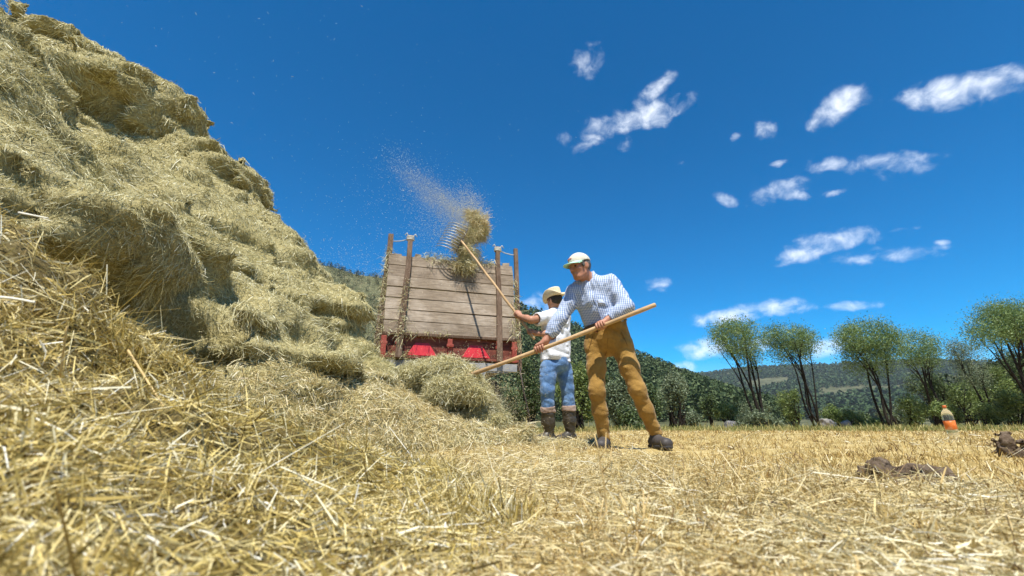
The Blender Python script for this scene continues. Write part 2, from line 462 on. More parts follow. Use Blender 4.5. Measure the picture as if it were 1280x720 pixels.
sm = nt2.nodes.new('ShaderNodeMath'); sm.operation = 'MULTIPLY_ADD'; sm.inputs[1].default_value = 1.6; nt2.links.new(na4.outputs['Fac'], sm.inputs[0]); nt2.links.new(acc, sm.inputs[2])
r4 = ramp(nt2, [(.55, (1,1,1)), (.62, (0,0,0))]); mdl = nt2.nodes.new('ShaderNodeMath'); mdl.operation = 'MULTIPLY'; mdl.inputs[1].default_value = .36
nt2.links.new(sm.outputs[0], mdl.inputs[0]); nt2.links.new(mdl.outputs[0], r4.inputs[0])
mxc = nt2.nodes.new('ShaderNodeMix'); mxc.data_type = 'RGBA'; mxc.inputs[7].default_value = (.13,.085,.05,1)
nt2.links.new(r4.outputs[0], mxc.inputs[0]); nt2.links.new(mxb.outputs[2], mxc.inputs[6]); nt2.links.new(mxc.outputs[2], b.inputs['Base Color'])
b.inputs['Roughness'].default_value = .9; b.inputs['Specular IOR Level'].default_value = .15
bump(nt2, b, na2.outputs['Fac'], .8, .02)
field_mat = m
hill_mat = mat_noise('wooded hillside', [(.3, (.042,.050,.026)), (.48, (.082,.088,.046)), (.62, (.125,.125,.066)), (.78, (.20,.18,.11))], .05, .95, 1.0, .12, 6, spec=.05, bump_d=4)
near = ctr_r < split_r
def sub(vf, keep):
    f = vf[1][keep]; u, inv = np.unique(f, return_inverse=True); return vf[0][u], inv.reshape(f.shape)
o = mesh_np('field_ground', *sub((gv, gf), near), field_mat); tag(o, kind='structure')
o = mesh_np('hills', *sub((gv, gf), ~near), hill_mat); tag(o, kind='structure')

# the air between here and the far ridge
HAZE = bpy.data.materials.new('haze air'); HAZE.use_nodes = True; hn = HAZE.node_tree; hn.nodes.remove(hn.nodes['Principled BSDF'])
pv = hn.nodes.new('ShaderNodeVolumePrincipled'); pv.inputs['Color'].default_value = (.80,.88,.97,1); pv.inputs['Density'].default_value = .00009; pv.inputs['Anisotropy'].default_value = .0
hn.links.new(pv.outputs[0], hn.nodes['Material Output'].inputs['Volume'])
o = MB().box((0, 0, 124.), (9400, 9400, 126.), None).build('haze', HAZE); tag(o, kind='stuff')
# ================================================================ hay
HAY_DARK = mat_noise('packed hay', [(.25, (.18,.15,.066)), (.5, (.36,.31,.145)), (.75, (.52,.46,.25))], 45, .95, 1.0, None, 6, spec=.1, bump_d=.02)
HAY = mat_island('hay stems', [(0, (.19,.165,.065)), (.25, (.40,.355,.165)), (.5, (.57,.52,.275)), (.8, (.70,.655,.41)), (.95, (.79,.76,.55)), (1, (.84,.82,.66))], .55, .35, .18, ((.80,.78,.54), .5), 1.3)
STRAW = mat_island('straw stems', [(0, (.28,.20,.08)), (.2, (.47,.37,.15)), (.5, (.64,.545,.28)), (.8, (.74,.665,.41)), (.95, (.81,.76,.55)), (1, (.87,.85,.73))], .45, .45, .15, ((.80,.68,.42), .6), 2.2)
STRAW_COARSE = mat_island('coarse straw stems', [(0, (.14,.09,.022)), (.2, (.37,.27,.07)), (.45, (.59,.46,.15)), (.7, (.71,.59,.26)), (.88, (.79,.71,.43)), (1, (.88,.87,.79))], .55, .3, .15, ((.70,.66,.42), .75), 2.5)

CX, CY = -5.2, 4.6                                                         # main body, steep on its right, a long ramp towards the camera
KX, KY = -4.57, 2.03                                                       # nearer shoulder on the left
TOCAM = nrm((-CX, -CY, 0))
def body_dist(x, y, z):
    dx, dy = x-CX, y-CY; r = np.hypot(dx, dy)
    ang = np.degrees(np.arccos(np.clip((dx*TOCAM[0]+dy*TOCAM[1])/np.maximum(r, 1e-3), -1, 1)))
    w = np.clip((60-ang)/42, 0, 1); w = w*w*(3-2*w)
    Rr = np.interp(z, [-.3,0,.3,.7,1.36,2.2,2.5,2.95,3.5,3.72,3.85], [4.15,4.0,3.75,3.55,3.28,2.78,2.45,1.98,1.32,.9,.0])
    Rc = np.interp(z, [-.3,0,.3,.7,1.36,2.0,3.0,3.5,3.8], [4.5,4.3,4.05,3.8,3.1,2.45,1.35,.7,.0])
    d1 = (r-(Rr*(1-w)+Rc*w))*.62
    r2 = np.hypot(x-KX, y-KY)
    Rk = np.interp(z, [-.3,0,.6,1.0,1.3,1.73,2.31,3.05,3.35,3.6], [2.4,2.4,2.30,2.44,2.38,1.92,1.42,.85,.5,.0])
    d2 = (r2-Rk)*.7
    k = .08; h = np.clip(.5+.5*(d2-d1)/k, 0, 1)
    return d2*(1-h)+d1*h-k*h*(1-h)
def cone_hit(px, py):
    d = nrm(ray(px, py))
    for t in np.arange(.8, 9, .02):
        p = V(0, 0, H)+d*t
        if body_dist(p[0], p[1], p[2]) < 0: return p
    return None
def frame_z(ax):
    x = nrm(ax); z = V(0, 0, 1); y = nrm(np.cross(z, x)); return np.stack([x, y, np.cross(x, y)], 1)
tilt = lambda F_, a_: F_@np.array(Matrix.Rotation(math.radians(a_), 3, 'X'))
S = SDF((-8.6, .3, -.15), (1.0, 8.6, 4.8), .05)
XX, YY, ZZ = np.meshgrid(*S.ax, indexing='ij')
S.F = np.maximum(body_dist(XX, YY, ZZ), -ZZ-.1).astype(np.float32); del XX, YY, ZZ
S.ell((-4.95, 4.75, 3.98), (.92, .95, .44), tilt(frame_z((.707, .707, -.10)), 22), k=.03, n=4)      # compacted layers jutting out at the top
S.ell((-5.8, 4.5, 3.78), (.9, .8, .38), tilt(frame_z((.707, .707, -.05)), 14), k=.05, n=3.5)
S.ell((-4.08, 5.36, 3.32), (.76, .84, .30), tilt(frame_z((.78, .62, -.22)), 22), k=.03, n=4)
S.ell((-3.75, 5.55, 2.72), (.5, .7, .22), tilt(frame_z((.8, .6, -.4)), 15), k=.05, n=3)
S.ell((-4.52, 2.9, 3.0), (.78, .62, .46), tilt(frame_z((.75, .66, -.38)), 14), k=.05, n=3)
S.ell((-4.95, 2.0, 2.62), (.72, .7, .36), tilt(frame_z((.55, .83, -.16)), 10), k=.06, n=3)
LUMPS = [(222,345,.27,.30,.48,.06),(305,430,.42,.40,.26,.06),(412,392,.40,.36,.30,.14),(442,425,.34,.32,.24,.10),(352,398,.40,.36,.26,.05),
         (330,470,.42,.40,.24,.10),(405,472,.42,.40,.26,.12),(440,500,.40,.40,.20,.06),(130,300,.42,.42,.24,.04)]
for px, py, a, b_, c, out in LUMPS:
    h = cone_hit(px, py)
    if h is None: continue
    n = nrm((h[0]-CX, h[1]-CY, 2.0))
    S.ell(h+n*(out-.19), (a, b_, c), frame_z((n[0], n[1], 0)), k=.12, n=2.4)
# spilled apron at the foot, towards the trailer
S.ell((-1.85, 4.6, .1), (.85, .9, .62), None, k=.25)
S.ell((-1.9, 4.5, .25), (.75, .75, .68), None, k=.25)
S.ell((-1.66, 3.95, .12), (.62, .55, .50), None, k=.2)
S.ell((-1.32, 3.5, .10), (.60, .55, .46), None, k=.2)
S.ell((-1.75, 3.0, .10), (.60, .55, .46), None, k=.2)
S.ell((-1.5, 4.0, -.02), (.95, .85, .54), None, k=.2)
S.ell((-.9, 4.0, -.03), (.8, .7, .39), None, k=.2)
S.ell((-.32, 4.05, -.04), (.65, .6, .26), None, k=.15)
S.ell((.18, 4.2, -.05), (.6, .5, .17), None, k=.1)
S.ell((-2.0, 3.3, 0), (.85, .75, .48), None, k=.2)
# hollow where the hay has been pulled away
for px, py, r in [(262,408,.22),(235,425,.24)]:
    h = cone_hit(px, py)
    if h is not None: S.ell(h+V(.05, -.05, .02), (r, r, r*1.25), None, k=.08, op='sub')
def hay_ripple(p):
    wz = p[:, 2]+.30*fbm(p*1.1+40, 2, 33)+.07*fbm(p*4.3, 1, 35)
    saw = 1-((wz/.62) % 1.0); amt = np.clip(.5+1.5*fbm(p*.8+11, 2, 39), 0, 1)*np.clip(p[:, 2]/.8, 0, 1)
    near_ = np.clip(1.6-np.hypot(p[:, 0]-KX, p[:, 1]-KY)/2.2, 0, 1); ledge = (.07+.04*near_)*(saw-.45)*amt
    return -ledge+hay_ripple0(p)
def hay_ripple0(p):
    q = p*np.array([1, 1, 1.7], np.float32)
    big = fbm(q*.9, 2, 3); mid = fbm(q*2.6, 2, 8); fine = fbm(q*7.5, 2, 14)
    return -.11*big-.075*(np.abs(mid)*1.6-.42)-.04*(np.abs(fine)*1.5-.4)
S.ripple(hay_ripple, .75)
def biggest_piece(v, f):
    lab = np.arange(len(v))
    while True:                                                              # spread the smallest label along faces
        m_ = lab[f].min(1); new = lab.copy()
        for k_ in range(4): np.minimum.at(new, f[:, k_], m_)
        new = new[new]
        if (new == lab).all(): break
        lab = new
    keep_ = lab == np.bincount(lab).argmax(); fk = f[keep_[f[:, 0]]]; u_, inv_ = np.unique(fk, return_inverse=True)
    return v[u_], inv_.reshape(fk.shape)
sv, sf = S.mesh(); sv, sf = biggest_piece(sv, sf); sv = relax(sv, sf, 1)
stack = mesh_np('haystack', sv, sf, HAY_DARK)
tag(stack, 'tall loose haystack with overhanging matted layers on top', 'haystack')
def facing(c, n):
    to = V(0, 0, H)-c; d = np.linalg.norm(to, axis=1); cosv = (n*to).sum(1)/d
    return np.where((cosv > -.35) & (c[:, 1] < 7.6), 1.0, .04)/np.maximum(d, 1.2)**1.1
n = 330000
p, N = sample_mesh(sv, sf, n, facing)
d = rng.normal(size=(n, 3)); d -= N*(d*N).sum(1)[:, None]; d /= np.linalg.norm(d, axis=1)[:, None]
# tufts share a lie: matted hay runs in swirls
lie = np.stack([fbm(p*2.4+31, 2, 21), fbm(p*2.4+57, 2, 22), fbm(p*2.4+83, 2, 23)-.25], 1)
d = d+1.5*lie+N*rng.normal(.05, .17, (n, 1))
dist = np.linalg.norm(p, axis=1)
L = rng.gamma(3, .015, n)+.022; L = np.where(rng.random(n) < .012, L*2.6, L)
W = np.maximum(.0022, dist*.00075)*rng.uniform(.7, 1.4, n)
v1 = ribbons(p-d/np.linalg.norm(d, axis=1)[:, None]*(L*.3)[:, None], d, L, W, .16, 2, .12)
o = mesh_np('loose_hay', *v1, HAY, stack, smooth=False); tag(o, kind='stuff')

# paler straw strewn over the spilled foot of the stack
n = 30000
p, N = sample_mesh(sv, sf, n, lambda c, nn: np.clip((c[:, 0]+2.3)/1.2, 0, 1)*(c[:, 2] < .62)*(c[:, 1] < 4.9)*(nn[:, 2] > 0)*np.clip(1.15-c[:, 2]*1.2, .2, 1))
d = rng.normal(size=(n, 3)); d -= N*(d*N).sum(1)[:, None]; d = d/np.linalg.norm(d, axis=1)[:, None]+N*rng.normal(.12, .25, (n, 1))
o = mesh_np('spilled_straw', *ribbons(p+N*rng.exponential(.008, (n, 1)), d, rng.gamma(3, .016, n)+.02, rng.uniform(.002, .0042, n), .14, 2, .1), STRAW, stack, smooth=False); tag(o, kind='stuff')

# ---------------------------------------------------------------- near straw mound at the camera's left
def mound_z(x, y):
    prof = np.interp(x, [-3.2,-2.4,-1.6,-1.25,-1.07,-.98,-.85,-.7,-.52,-.38,-.2,0,.12], [.95,.95,.80,.70,.50,.36,.27,.20,.14,.09,.04,-.01,-.05])
    xx = x+.10*fbm(np.stack([x*1.5, y*1.5, 0*x], -1), 2, 51)
    prof = np.interp(xx, [-3.2,-2.4,-1.6,-1.25,-1.07,-.98,-.85,-.7,-.52,-.38,-.2,0,.12], [.95,.95,.80,.70,.50,.36,.27,.20,.14,.09,.04,-.01,-.05])
    yy = np.interp(y, [-.6,.2,.55,.9,1.1,1.35,1.6,1.9], [.15,.30,.62,1,1,.72,.35,-.1])
    yy2 = np.interp(y, [-.6,.15,.5,.8,1.2,1.6,2.1,2.6], [.3,.5,.8,1,1,.7,.3,-.2])
    t = np.clip((x+1.0)/.3, 0, 1)
    z = prof*(yy*(1-t)+yy2*t)
    q = np.stack([x, y, 0*x], -1)
    return z+np.clip(z*3, 0, 1)*(.06*fbm(q*3.1, 2, 61)+.115*(np.abs(fbm(q*5.5, 2, 66))-.35)+.035*fbm(q*17, 2, 71))-.012
gx = np.arange(-3.0, .14, .016); gy = np.arange(-.5, 3.1, .016)
MX, MY = np.meshgrid(gx, gy, indexing='ij'); MZ = mound_z(MX, MY)
I = np.arange(MX.size).reshape(MX.shape)
mv = np.stack([MX, MY, MZ], -1).reshape(-1, 3); mf = np.stack([I[:-1, :-1], I[1:, :-1], I[1:, 1:], I[:-1, 1:]], -1).reshape(-1, 4)
keep = (mv[mf][..., 2].max(1) > -.03) & (np.hypot(mv[mf].mean(1)[:, 0], mv[mf].mean(1)[:, 1]) > .42)
mv, mf = sub((mv, mf), keep)
mound = mesh_np('straw_mound', mv, mf, mat_noise('packed straw', [(.25, (.07,.052,.02)), (.5, (.16,.125,.05)), (.75, (.30,.24,.11))], 60, .95, 1.0, None, 6, spec=.1, bump_d=.015))  # base coloured dark to stand in for shade in gaps between stems
tag(mound, 'low mound of coarse golden straw in front of the haystack', 'straw mound')
n = 150000
p, N = sample_mesh(mv, mf, n, lambda c, nn: np.clip(.5+1.3*fbm(c*5.2, 2, 131), .2, 1)/np.maximum(np.hypot(c[:, 0], c[:, 1]), .5)**1.3)  # stems thinned in patches so the dark base reads as shaded hollows
d = rng.normal(size=(n, 3)); d -= N*(d*N).sum(1)[:, None]; d /= np.linalg.norm(d, axis=1)[:, None]
lie = np.stack([fbm(p*3+31, 2, 121), fbm(p*3+57, 2, 122), fbm(p*3+83, 2, 123)], 1)
d = d+1.1*lie+N*rng.normal(.16, .36, (n, 1))
L = rng.gamma(2.5, .016, n)+.014; long_ = rng.random(n) < .03; L = np.where(long_, L*2.2, L)*np.clip(np.linalg.norm(p, axis=1)/.9, .5, 1.15)
W = rng.gamma(4, .00033, n)+.0004; W = np.where(rng.random(n) < .03, W*1.7, W)
v1 = ribbons(p-d/np.linalg.norm(d, axis=1)[:, None]*(L*.35)[:, None]+N*rng.uniform(0, .015, (n, 1)), d, L, W, .10, 2, .05)
ok = np.hypot(v1[0][:, 0], v1[0][:, 1]).reshape(n, -1).min(1) > .30
vv = v1[0].reshape(n, 6, 3)[ok].reshape(-1, 3); k = ok.sum()
ff = (np.arange(k)[:, None]*6+np.array([[0,1,3,2,2,3,5,4]])).reshape(-1, 4)
o = mesh_np('loose_straw', vv, ff, STRAW_COARSE, mound, smooth=False); tag(o, kind='stuff')

# ---------------------------------------------------------------- straw litter and stubble on the field
def clear_of_mound(x, y): return (mound_z(x, y) < ground_z(x, y)+.02) | (x > .1) | (y > 3.05)
n = 270000
r = np.exp(rng.uniform(math.log(.54), math.log(15), n)); a = np.radians(rng.uniform(-58, 58, n))
x, y = r*np.sin(a), r*np.cos(a)
cov = fbm(np.stack([x*1.1, y*1.1, 0*x], -1), 3, 91)
lit = np.exp(-((x+.1-.05*y)/1.1)**2)*1.0+.03+cov*.65                # thicker lying straw in front of the men
soil = np.minimum.reduce([np.hypot((x-cx)/rx, (y-cy)/ry) for cx, cy, rx, ry in SOIL_SPOTS])
keep = clear_of_mound(x, y) & (rng.random(n) < np.clip(lit, .05, 1)) & ((soil > .85) | (rng.random(n) < .12))
x, y, r = x[keep], y[keep], r[keep]; n = len(x); z = ground_z(x, y)
d = rng.normal(size=(n, 3)); d[:, 2] = rng.normal(.08, .22, n)
d[:, :2] += 1.2*np.stack([fbm(np.stack([x*2, y*2, 0*x], -1), 2, 93), fbm(np.stack([x*2, y*2, 0*x+9], -1), 2, 94)], 1)
L = rng.gamma(2.6, .013, n)+.012; L = np.where((rng.random(n) < .03) & (r > .8), L*2.2, L)*np.clip(r/1.2, .48, 1.2)
W = np.maximum(rng.gamma(4, .00026, n)+.0003, r*.0008*rng.uniform(.6, 1.3, n))
pos = np.stack([x, y, z+rng.exponential(.007, n)], 1)
o = mesh_np('straw_litter', *ribbons(pos, d, L, W, .12, 2, .08), STRAW, smooth=False); tag(o, kind='stuff')
n = 150000
r = np.exp(rng.uniform(math.log(.42), math.log(30), n)); a = np.radians(rng.uniform(-58, 58, n))
x, y = r*np.sin(a), r*np.cos(a)
dens = np.clip(.20+.75*np.clip((x/np.maximum(y, .1)-.05)*2.2, 0, 1)+np.clip((y-4)/4, 0, .6)+.45*fbm(np.stack([x*1.9, y*1.9, 0*x], -1), 3, 95), .06, 1)
soil = np.minimum.reduce([np.hypot((x-cx)/rx, (y-cy)/ry) for cx, cy, rx, ry in SOIL_SPOTS])
keep = clear_of_mound(x, y) & (rng.random(n) < dens) & (soil > 1) & (np.hypot(x+.3, y-5.2) > .6)
x, y, r = x[keep], y[keep], r[keep]; n = len(x); z = ground_z(x, y)
d = np.stack([rng.normal(0, .6, n)-.12, rng.normal(0, .6, n), np.ones(n)], 1)
L = (rng.gamma(4, .0064, n)+.006)*np.clip(r/1.4, .62, 1.2); W = np.maximum(rng.gamma(4, .0004, n)+.0005, r*.0008*rng.uniform(.6, 1.3, n))
STUB = mat_island('stubble stems', [(0, (.13,.075,.025)), (.28, (.36,.24,.07)), (.6, (.58,.43,.155)), (.9, (.73,.60,.29)), (1, (.80,.72,.46))], .5, .4, .15, ((.75,.60,.32), .6), 1.6)
o = mesh_np('field_stubble', *ribbons(np.stack([x, y, z-.006], 1), d, L, W, .1, 2), STUB, smooth=False); tag(o, kind='stuff')
# brown seed heads and broken weeds among the stubble
k = 420; n = k*9
r = np.exp(rng.uniform(math.log(.7), math.log(9), k)); a = np.radians(rng.uniform(-20, 56, k)); x, y = r*np.sin(a), r*np.cos(a)
ok_ = clear_of_mound(x, y) & (mound_z(x, y) < .0); x, y, r = x[ok_], y[ok_], r[ok_]; k = len(x); n = k*9
x = np.repeat(x, 9)+rng.normal(0, .014, n); y = np.repeat(y, 9)+rng.normal(0, .02, n); r = np.repeat(r, 9)
d = np.stack([rng.normal(0, .7, n), rng.normal(0, .7, n), np.ones(n)*rng.uniform(.2, 1, n)], 1)
WEED = mat_island('brown weeds', [(0, (.06,.035,.018)), (.6, (.15,.09,.04)), (1, (.26,.17,.08))], .7, .2)
o = mesh_np('dry_weeds', *ribbons(np.stack([x, y, ground_z(x, y)], 1), d, (rng.gamma(3, .009, n)+.008)*np.clip(r/1.8, .5, 1.2), np.maximum(.0016, r*.001), .2, 2), WEED, smooth=False); tag(o, kind='stuff')
# green and dry grass along the far edge of the field
n = 30000
r = rng.uniform(13, 36, n); a = np.radians(rng.uniform(-8, 60, n)); x, y = r*np.sin(a), r*np.cos(a); z = ground_z(x, y)
keep = (rng.random(n) < np.clip((r-14)/14, .04, 1)); x, y, z, r = x[keep], y[keep], z[keep], r[keep]; n = len(x)
d = np.stack([rng.normal(0, .35, n), rng.normal(0, .35, n), np.ones(n)], 1)
GRASS = mat_island('edge grass', [(0, (.10,.12,.03)), (.35, (.17,.19,.05)), (.6, (.30,.27,.09)), (1, (.50,.42,.18))], .6, .3, .2)
L = rng.gamma(4, .03, n)+.04+np.clip((r-26)/10, 0, 1)*.16*rng.random(n)
o = mesh_np('edge_grass', *ribbons(np.stack([x, y, z], 1), d, L, r*.0009, .15, 2), GRASS, smooth=False); tag(o, kind='stuff')
# ================================================================ trailer
WOOD = None
def wood_mat(name, c1, c2, c3, sx=(1, 1, 1), scale=6):
    m, nt, b = newmat(name)
    n = noise_node(nt, scale, 6, .7, stretch=sx, dist=.6); r = ramp(nt, [(.25, c1), (.5, c2), (.75, c3)])
    nt.links.new(n.outputs['Fac'], r.inputs[0])
    g = nt.nodes.new('ShaderNodeNewGeometry'); rr = ramp(nt, [(0, (.66,.63,.60)), (1, (1.0,1.0,1.0))]); nt.links.new(g.outputs['Random Per Island'], rr.inputs[0])
    st = noise_node(nt, 1.7, 4, .7); rs = ramp(nt, [(.42, (.62,.58,.52)), (.6, (1,1,1))]); nt.links.new(st.outputs['Fac'], rs.inputs[0])
    a = nt.nodes.new('ShaderNodeMix'); a.data_type = 'RGBA'; a.blend_type = 'MULTIPLY'; a.inputs[0].default_value = 1
    nt.links.new(r.outputs[0], a.inputs[6]); nt.links.new(rr.outputs[0], a.inputs[7])
    a2 = nt.nodes.new('ShaderNodeMix'); a2.data_type = 'RGBA'; a2.blend_type = 'MULTIPLY'; a2.inputs[0].default_value = .8
    nt.links.new(a.outputs[2], a2.inputs[6]); nt.links.new(rs.outputs[0], a2.inputs[7]); nt.links.new(a2.outputs[2], b.inputs['Base Color'])
    b.inputs['Roughness'].default_value = .85; b.inputs['Specular IOR Level'].default_value = .2
    bump(nt, b, n.outputs['Fac'], .6, .008); return m
LB = P(478, 413, 6.2); RB = P(648, 427, 6.75)
LB[2] = 1.455; RB[2] = 1.455
ux = nrm((RB-LB)*V(1, 1, 0)); uz = V(0, 0, 1); uy = np.cross(uz, ux)      # uy points away from the camera, along the trailer
R_T = np.stack([ux, uy, uz], 1); WID = np.linalg.norm((RB-LB)[:2])
LEAN = .20                                                               # the tail leans forward, away from the camera
def T(x, y, z): return V(LB[0], LB[1], 0)+ux*x+uy*(y+LEAN*max(0.0, z-1.12))+uz*z                   # trailer coordinates: x across, y forward, z up
mid = T(WID/2, 1.6, 0)
trailer = empty('farm_trailer', mid, 'old wooden farm trailer with red lower tailgate standing behind the men', 'trailer')
GREY_WOOD = wood_mat('weathered boards', (.23,.185,.138), (.43,.355,.275), (.60,.515,.41), (.7, 3, 9), 5)
DARK_WOOD = wood_mat('stake wood', (.10,.065,.045), (.22,.15,.105), (.36,.27,.20), (7, 7, .8), 6)
RED = mat_noise('worn red paint', [(.25, (.20,.05,.03)), (.45, (.31,.06,.04)), (.62, (.36,.09,.06)), (.78, (.36,.20,.14))], 5, .6, .25, 30, 6, spec=.3)
DIRTY_RED = mat_noise('rusty red board', [(.3, (.075,.04,.03)), (.47, (.185,.055,.038)), (.6, (.25,.085,.056)), (.72, (.27,.19,.14))], 6, .75, .4, 30, 6, stretch=(1, 1, 3), spec=.2)
TRI = mat_noise('red reflector plastic', [(.3, (.48,.022,.03)), (.7, (.60,.04,.045))], 20, .35, .1, 90, 3, spec=.4)
GREYM = mat_noise('dusty grey paint', [(.3, (.22,.23,.24)), (.6, (.34,.345,.35)), (.8, (.40,.37,.31))], 9, .6, .2, 40, 5)
STEEL = mat_noise('dark rusty steel', [(.3, (.035,.03,.027)), (.6, (.07,.055,.045)), (.8, (.13,.09,.06))], 12, .7, .3, 60, 5)
RUBBER = mat_noise('dusty tyre rubber', [(.3, (.018,.018,.018)), (.7, (.05,.045,.04))], 10, .85, .3, 60, 4, spec=.2)
ROPE = mat_noise('pale rope', [(.3, (.45,.42,.36)), (.7, (.68,.65,.58))], 60, .9, .6, None, 3, spec=.1)
R_L = np.stack([ux, np.cross(nrm(uz+uy*LEAN), ux), nrm(uz+uy*LEAN)], 1)
# wooden upper tailgate: seven boards, uneven at the top
mb = MB(); z = 1.455; hs_ = [.188,.176,.184,.172,.182,.188,.176]
for i, hgt in enumerate(hs_):
    x0, x1 = .0+rng.uniform(0, .012), WID-rng.uniform(0, .015)
    nseg = 1 if i != 6 else 1
    mb.box(T((x0+x1)/2, rng.uniform(-.004, .004), z+hgt/2), ((x1-x0)/2, .016, hgt/2*1.02-.006), R_L@np.array(Matrix.Rotation(rng.normal(0, .0045), 3, 'Y')), .004)
    z += hgt
TOPZ = z
# splintered scraps of the broken top edge
for x0, w_, h_ in [(.10,.17,.03),(.66,.12,.035),(1.22,.20,.05),(1.62,.10,.04),(1.86,.10,.06),(.44,.09,.06)]:
    mb.box(T(x0, .004, TOPZ+h_/2-.006), (w_/2, .012, h_/2), R_T, .006)
mb.build('tailgate_boards', GREY_WOOD, trailer, bevel=.003)
# red lower tailgate, set a little under the overhang
gate = MB(); gate.box(T(WID/2, .065, 1.275), (WID/2-.01, .018, .165), R_T)
gate.box(T(WID/2, .040, 1.125), (WID/2+.01, .03, .016), R_T)
red_gate = gate.build('red_tailgate', DIRTY_RED, trailer, bevel=.004)
lip = MB(); lip.box(T(WID/2, -.012, 1.448), (WID/2, .034, .02), R_T); lip.build('tailgate_rail', DARK_WOOD, trailer, bevel=.004)
for xc in (.56, 1.34):
    t = MB(); w_, h_, dp = .21, .245, .012
    a = [T(xc-w_, .046, 1.155), T(xc+w_, .046, 1.155), T(xc+.055, .046, 1.155+h_), T(xc-.055, .046, 1.155+h_)]
    b_ = [p-uy*dp for p in a]
    t.add(a+b_, [(0,1,2,3),(7,6,5,4),(0,4,5,1),(1,5,6,2),(2,6,7,3),(3,7,4,0)])
    t.build('warning_reflector', TRI, trailer, bevel=.003)
# stakes
def stake(name, x, y, z0, z1, lean, w_=.045, d_=.03, mat=DARK_WOOD):
    m_ = MB(); seg = 7; pts = []
    for k in range(seg+1):
        f = k/seg; pts.append(T(x+lean*f+rng.normal(0, .004), y+rng.normal(0, .004), z0+(z1-z0)*f))
    vs, fs = [], []
    for k, p in enumerate(pts):
        ww = w_*(1-.18*k/seg); dd = d_
        vs += [p-ux*ww-uy*dd, p+ux*ww-uy*dd, p+ux*ww+uy*dd, p-ux*ww+uy*dd]
    for k in range(seg):
        for q in range(4): fs.append((4*k+q, 4*k+(q+1) % 4, 4*k+4+(q+1) % 4, 4*k+4+q))
    fs += [(3,2,1,0), (4*seg, 4*seg+1, 4*seg+2, 4*seg+3)]
    m_.add(vs, fs); return m_.build(name, mat, trailer, bevel=.006), pts[-1]
s1, t1 = stake('inner_stake', .235, -.055, 1.10, 3.08, .075)
s2, t2 = stake('inner_stake', WID-.30, -.055, 1.10, 3.05, .05, .042)
s3, t3 = stake('corner_stake', -.06, .10, 1.05, 3.14, .075, .05)
s4, t4 = stake('corner_stake', WID+.035, .10, 1.0, 3.12, .07, .04)
for a, b_ in ((t1, t3), (t2, t4)):
    r = MB(); m_ = (a+b_)/2-V(0, 0, .035)-V(0, 0, .06)
    a2, b2 = a-V(0, 0, .05), b_-V(0, 0, .12)
    r.tube([a2, a2*.6+b2*.4-V(0, 0, .02), b2*.7+a2*.3-V(0, 0, .015), b2], .008, 6)
    for q in range(3):                                                       # knot wound round the stake head
        c = a-V(0, 0, .03+.022*q); ring = [c+ux*.052*math.cos(t)+uy*.044*math.sin(t) for t in np.linspace(0, 2*math.pi, 13)]
        r.tube(ring, .013, 6)
    r.tube([a-V(0,0,.02)+ux*.03, a+ux*.075+V(0,0,.03), a+ux*.10-V(0,0,.01)], .009, 6)
    r.tube([a-V(0,0,.02)-ux*.03, a-ux*.06+V(0,0,.04), a-ux*.085+V(0,0,.0)], .009, 6)
    r.build('rope_tie', ROPE, trailer, smooth=True)
# red brackets at the foot of each stake
for x in (.235, .95, WID-.30, WID-.06, .03):
    k = MB(); k.box(T(x, -.012 if x != .95 else .02, 1.255), (.036, .022, .155), R_T); k.box(T(x, -.03, 1.31), (.05, .016, .02), R_T)
    k.build('bracket', RED, trailer, bevel=.004)
# chassis, side walls, floor, axle and wheels
b_ = MB(); b_.box(T(WID/2, .05, 1.02), (WID/2-.02, .05, .055), R_T); b_.box(T(WID/2, .03, .955), (WID/2-.15, .02, .012), R_T)
b_.build('rear_beam', GREYM, trailer, bevel=.006)
b_ = MB(); b_.box(T(WID/2, 2.0, 1.09), (WID/2-.01, 1.9, .02), R_T); b_.build('floor', GREY_WOOD, trailer)
for x in (.0, WID):
    m_ = MB()
    for q in range(7): m_.box(T(x, 2.0, 1.2+q*.2), (.016, 1.86, .096), R_T, .002)
    m_.build('side_boards', GREY_WOOD, trailer)
m_ = MB()
for x in (WID*.30, WID*.70): m_.box(T(x, 2.0, .94), (.05, 1.9, .07), R_T)
m_.tube([T(.12, 1.0, .46), T(WID-.12, 1.0, .46)], .05, 10); m_.box(T(WID*.3, 1.0, .68), (.04, .35, .2), R_T); m_.box(T(WID*.7, 1.0, .68), (.04, .35, .2), R_T)
m_.build('chassis', STEEL, trailer)
for x, sgn in ((.20, -1), (WID-.20, 1)):
    prof = [(.16,-.11),(.27,-.115),(.38,-.11),(.44,-.085),(.46,-.03),(.46,.03),(.44,.085),(.38,.11),(.27,.115),(.16,.11)]
    Rw = np.stack([uy, uz, ux], 1); c = T(x, 1.0, .46)
    t = MB(); t.lathe(prof, c, Rw, 32)
    for q in range(22):
        a = 2*math.pi*q/22; rd = uy*math.cos(a)+uz*math.sin(a); tg = -uy*math.sin(a)+uz*math.cos(a)
        t.box(c+rd*.462, (.085, .028, .014), np.stack([ux, tg, rd], 1))
    wh = t.build('wheel', RUBBER, trailer, smooth=False)
    rm = MB(); rm.lathe([(.001,-.05),(.08,-.05),(.10,-.02),(.17,-.01),(.2,-.07),(.2,.07),(.17,.01),(.10,.02),(.08,.05),(.001,.05)], c, Rw, 24); rm.build('rim', RED, wh)
# lamp and plate holders under the beam on the right
for x in (WID-.62, .42):
    m_ = MB()
    for dx in (-.10, .10): m_.box(T(x+dx, .02, .84), (.016, .012, .12), R_T)
    m_.box(T(x, .02, .715), (.13, .012, .016), R_T); m_.box(T(x, .02, .94), (.13, .012, .018), R_T)
    m_.build('plate_holder', GREYM, trailer, bevel=.003)
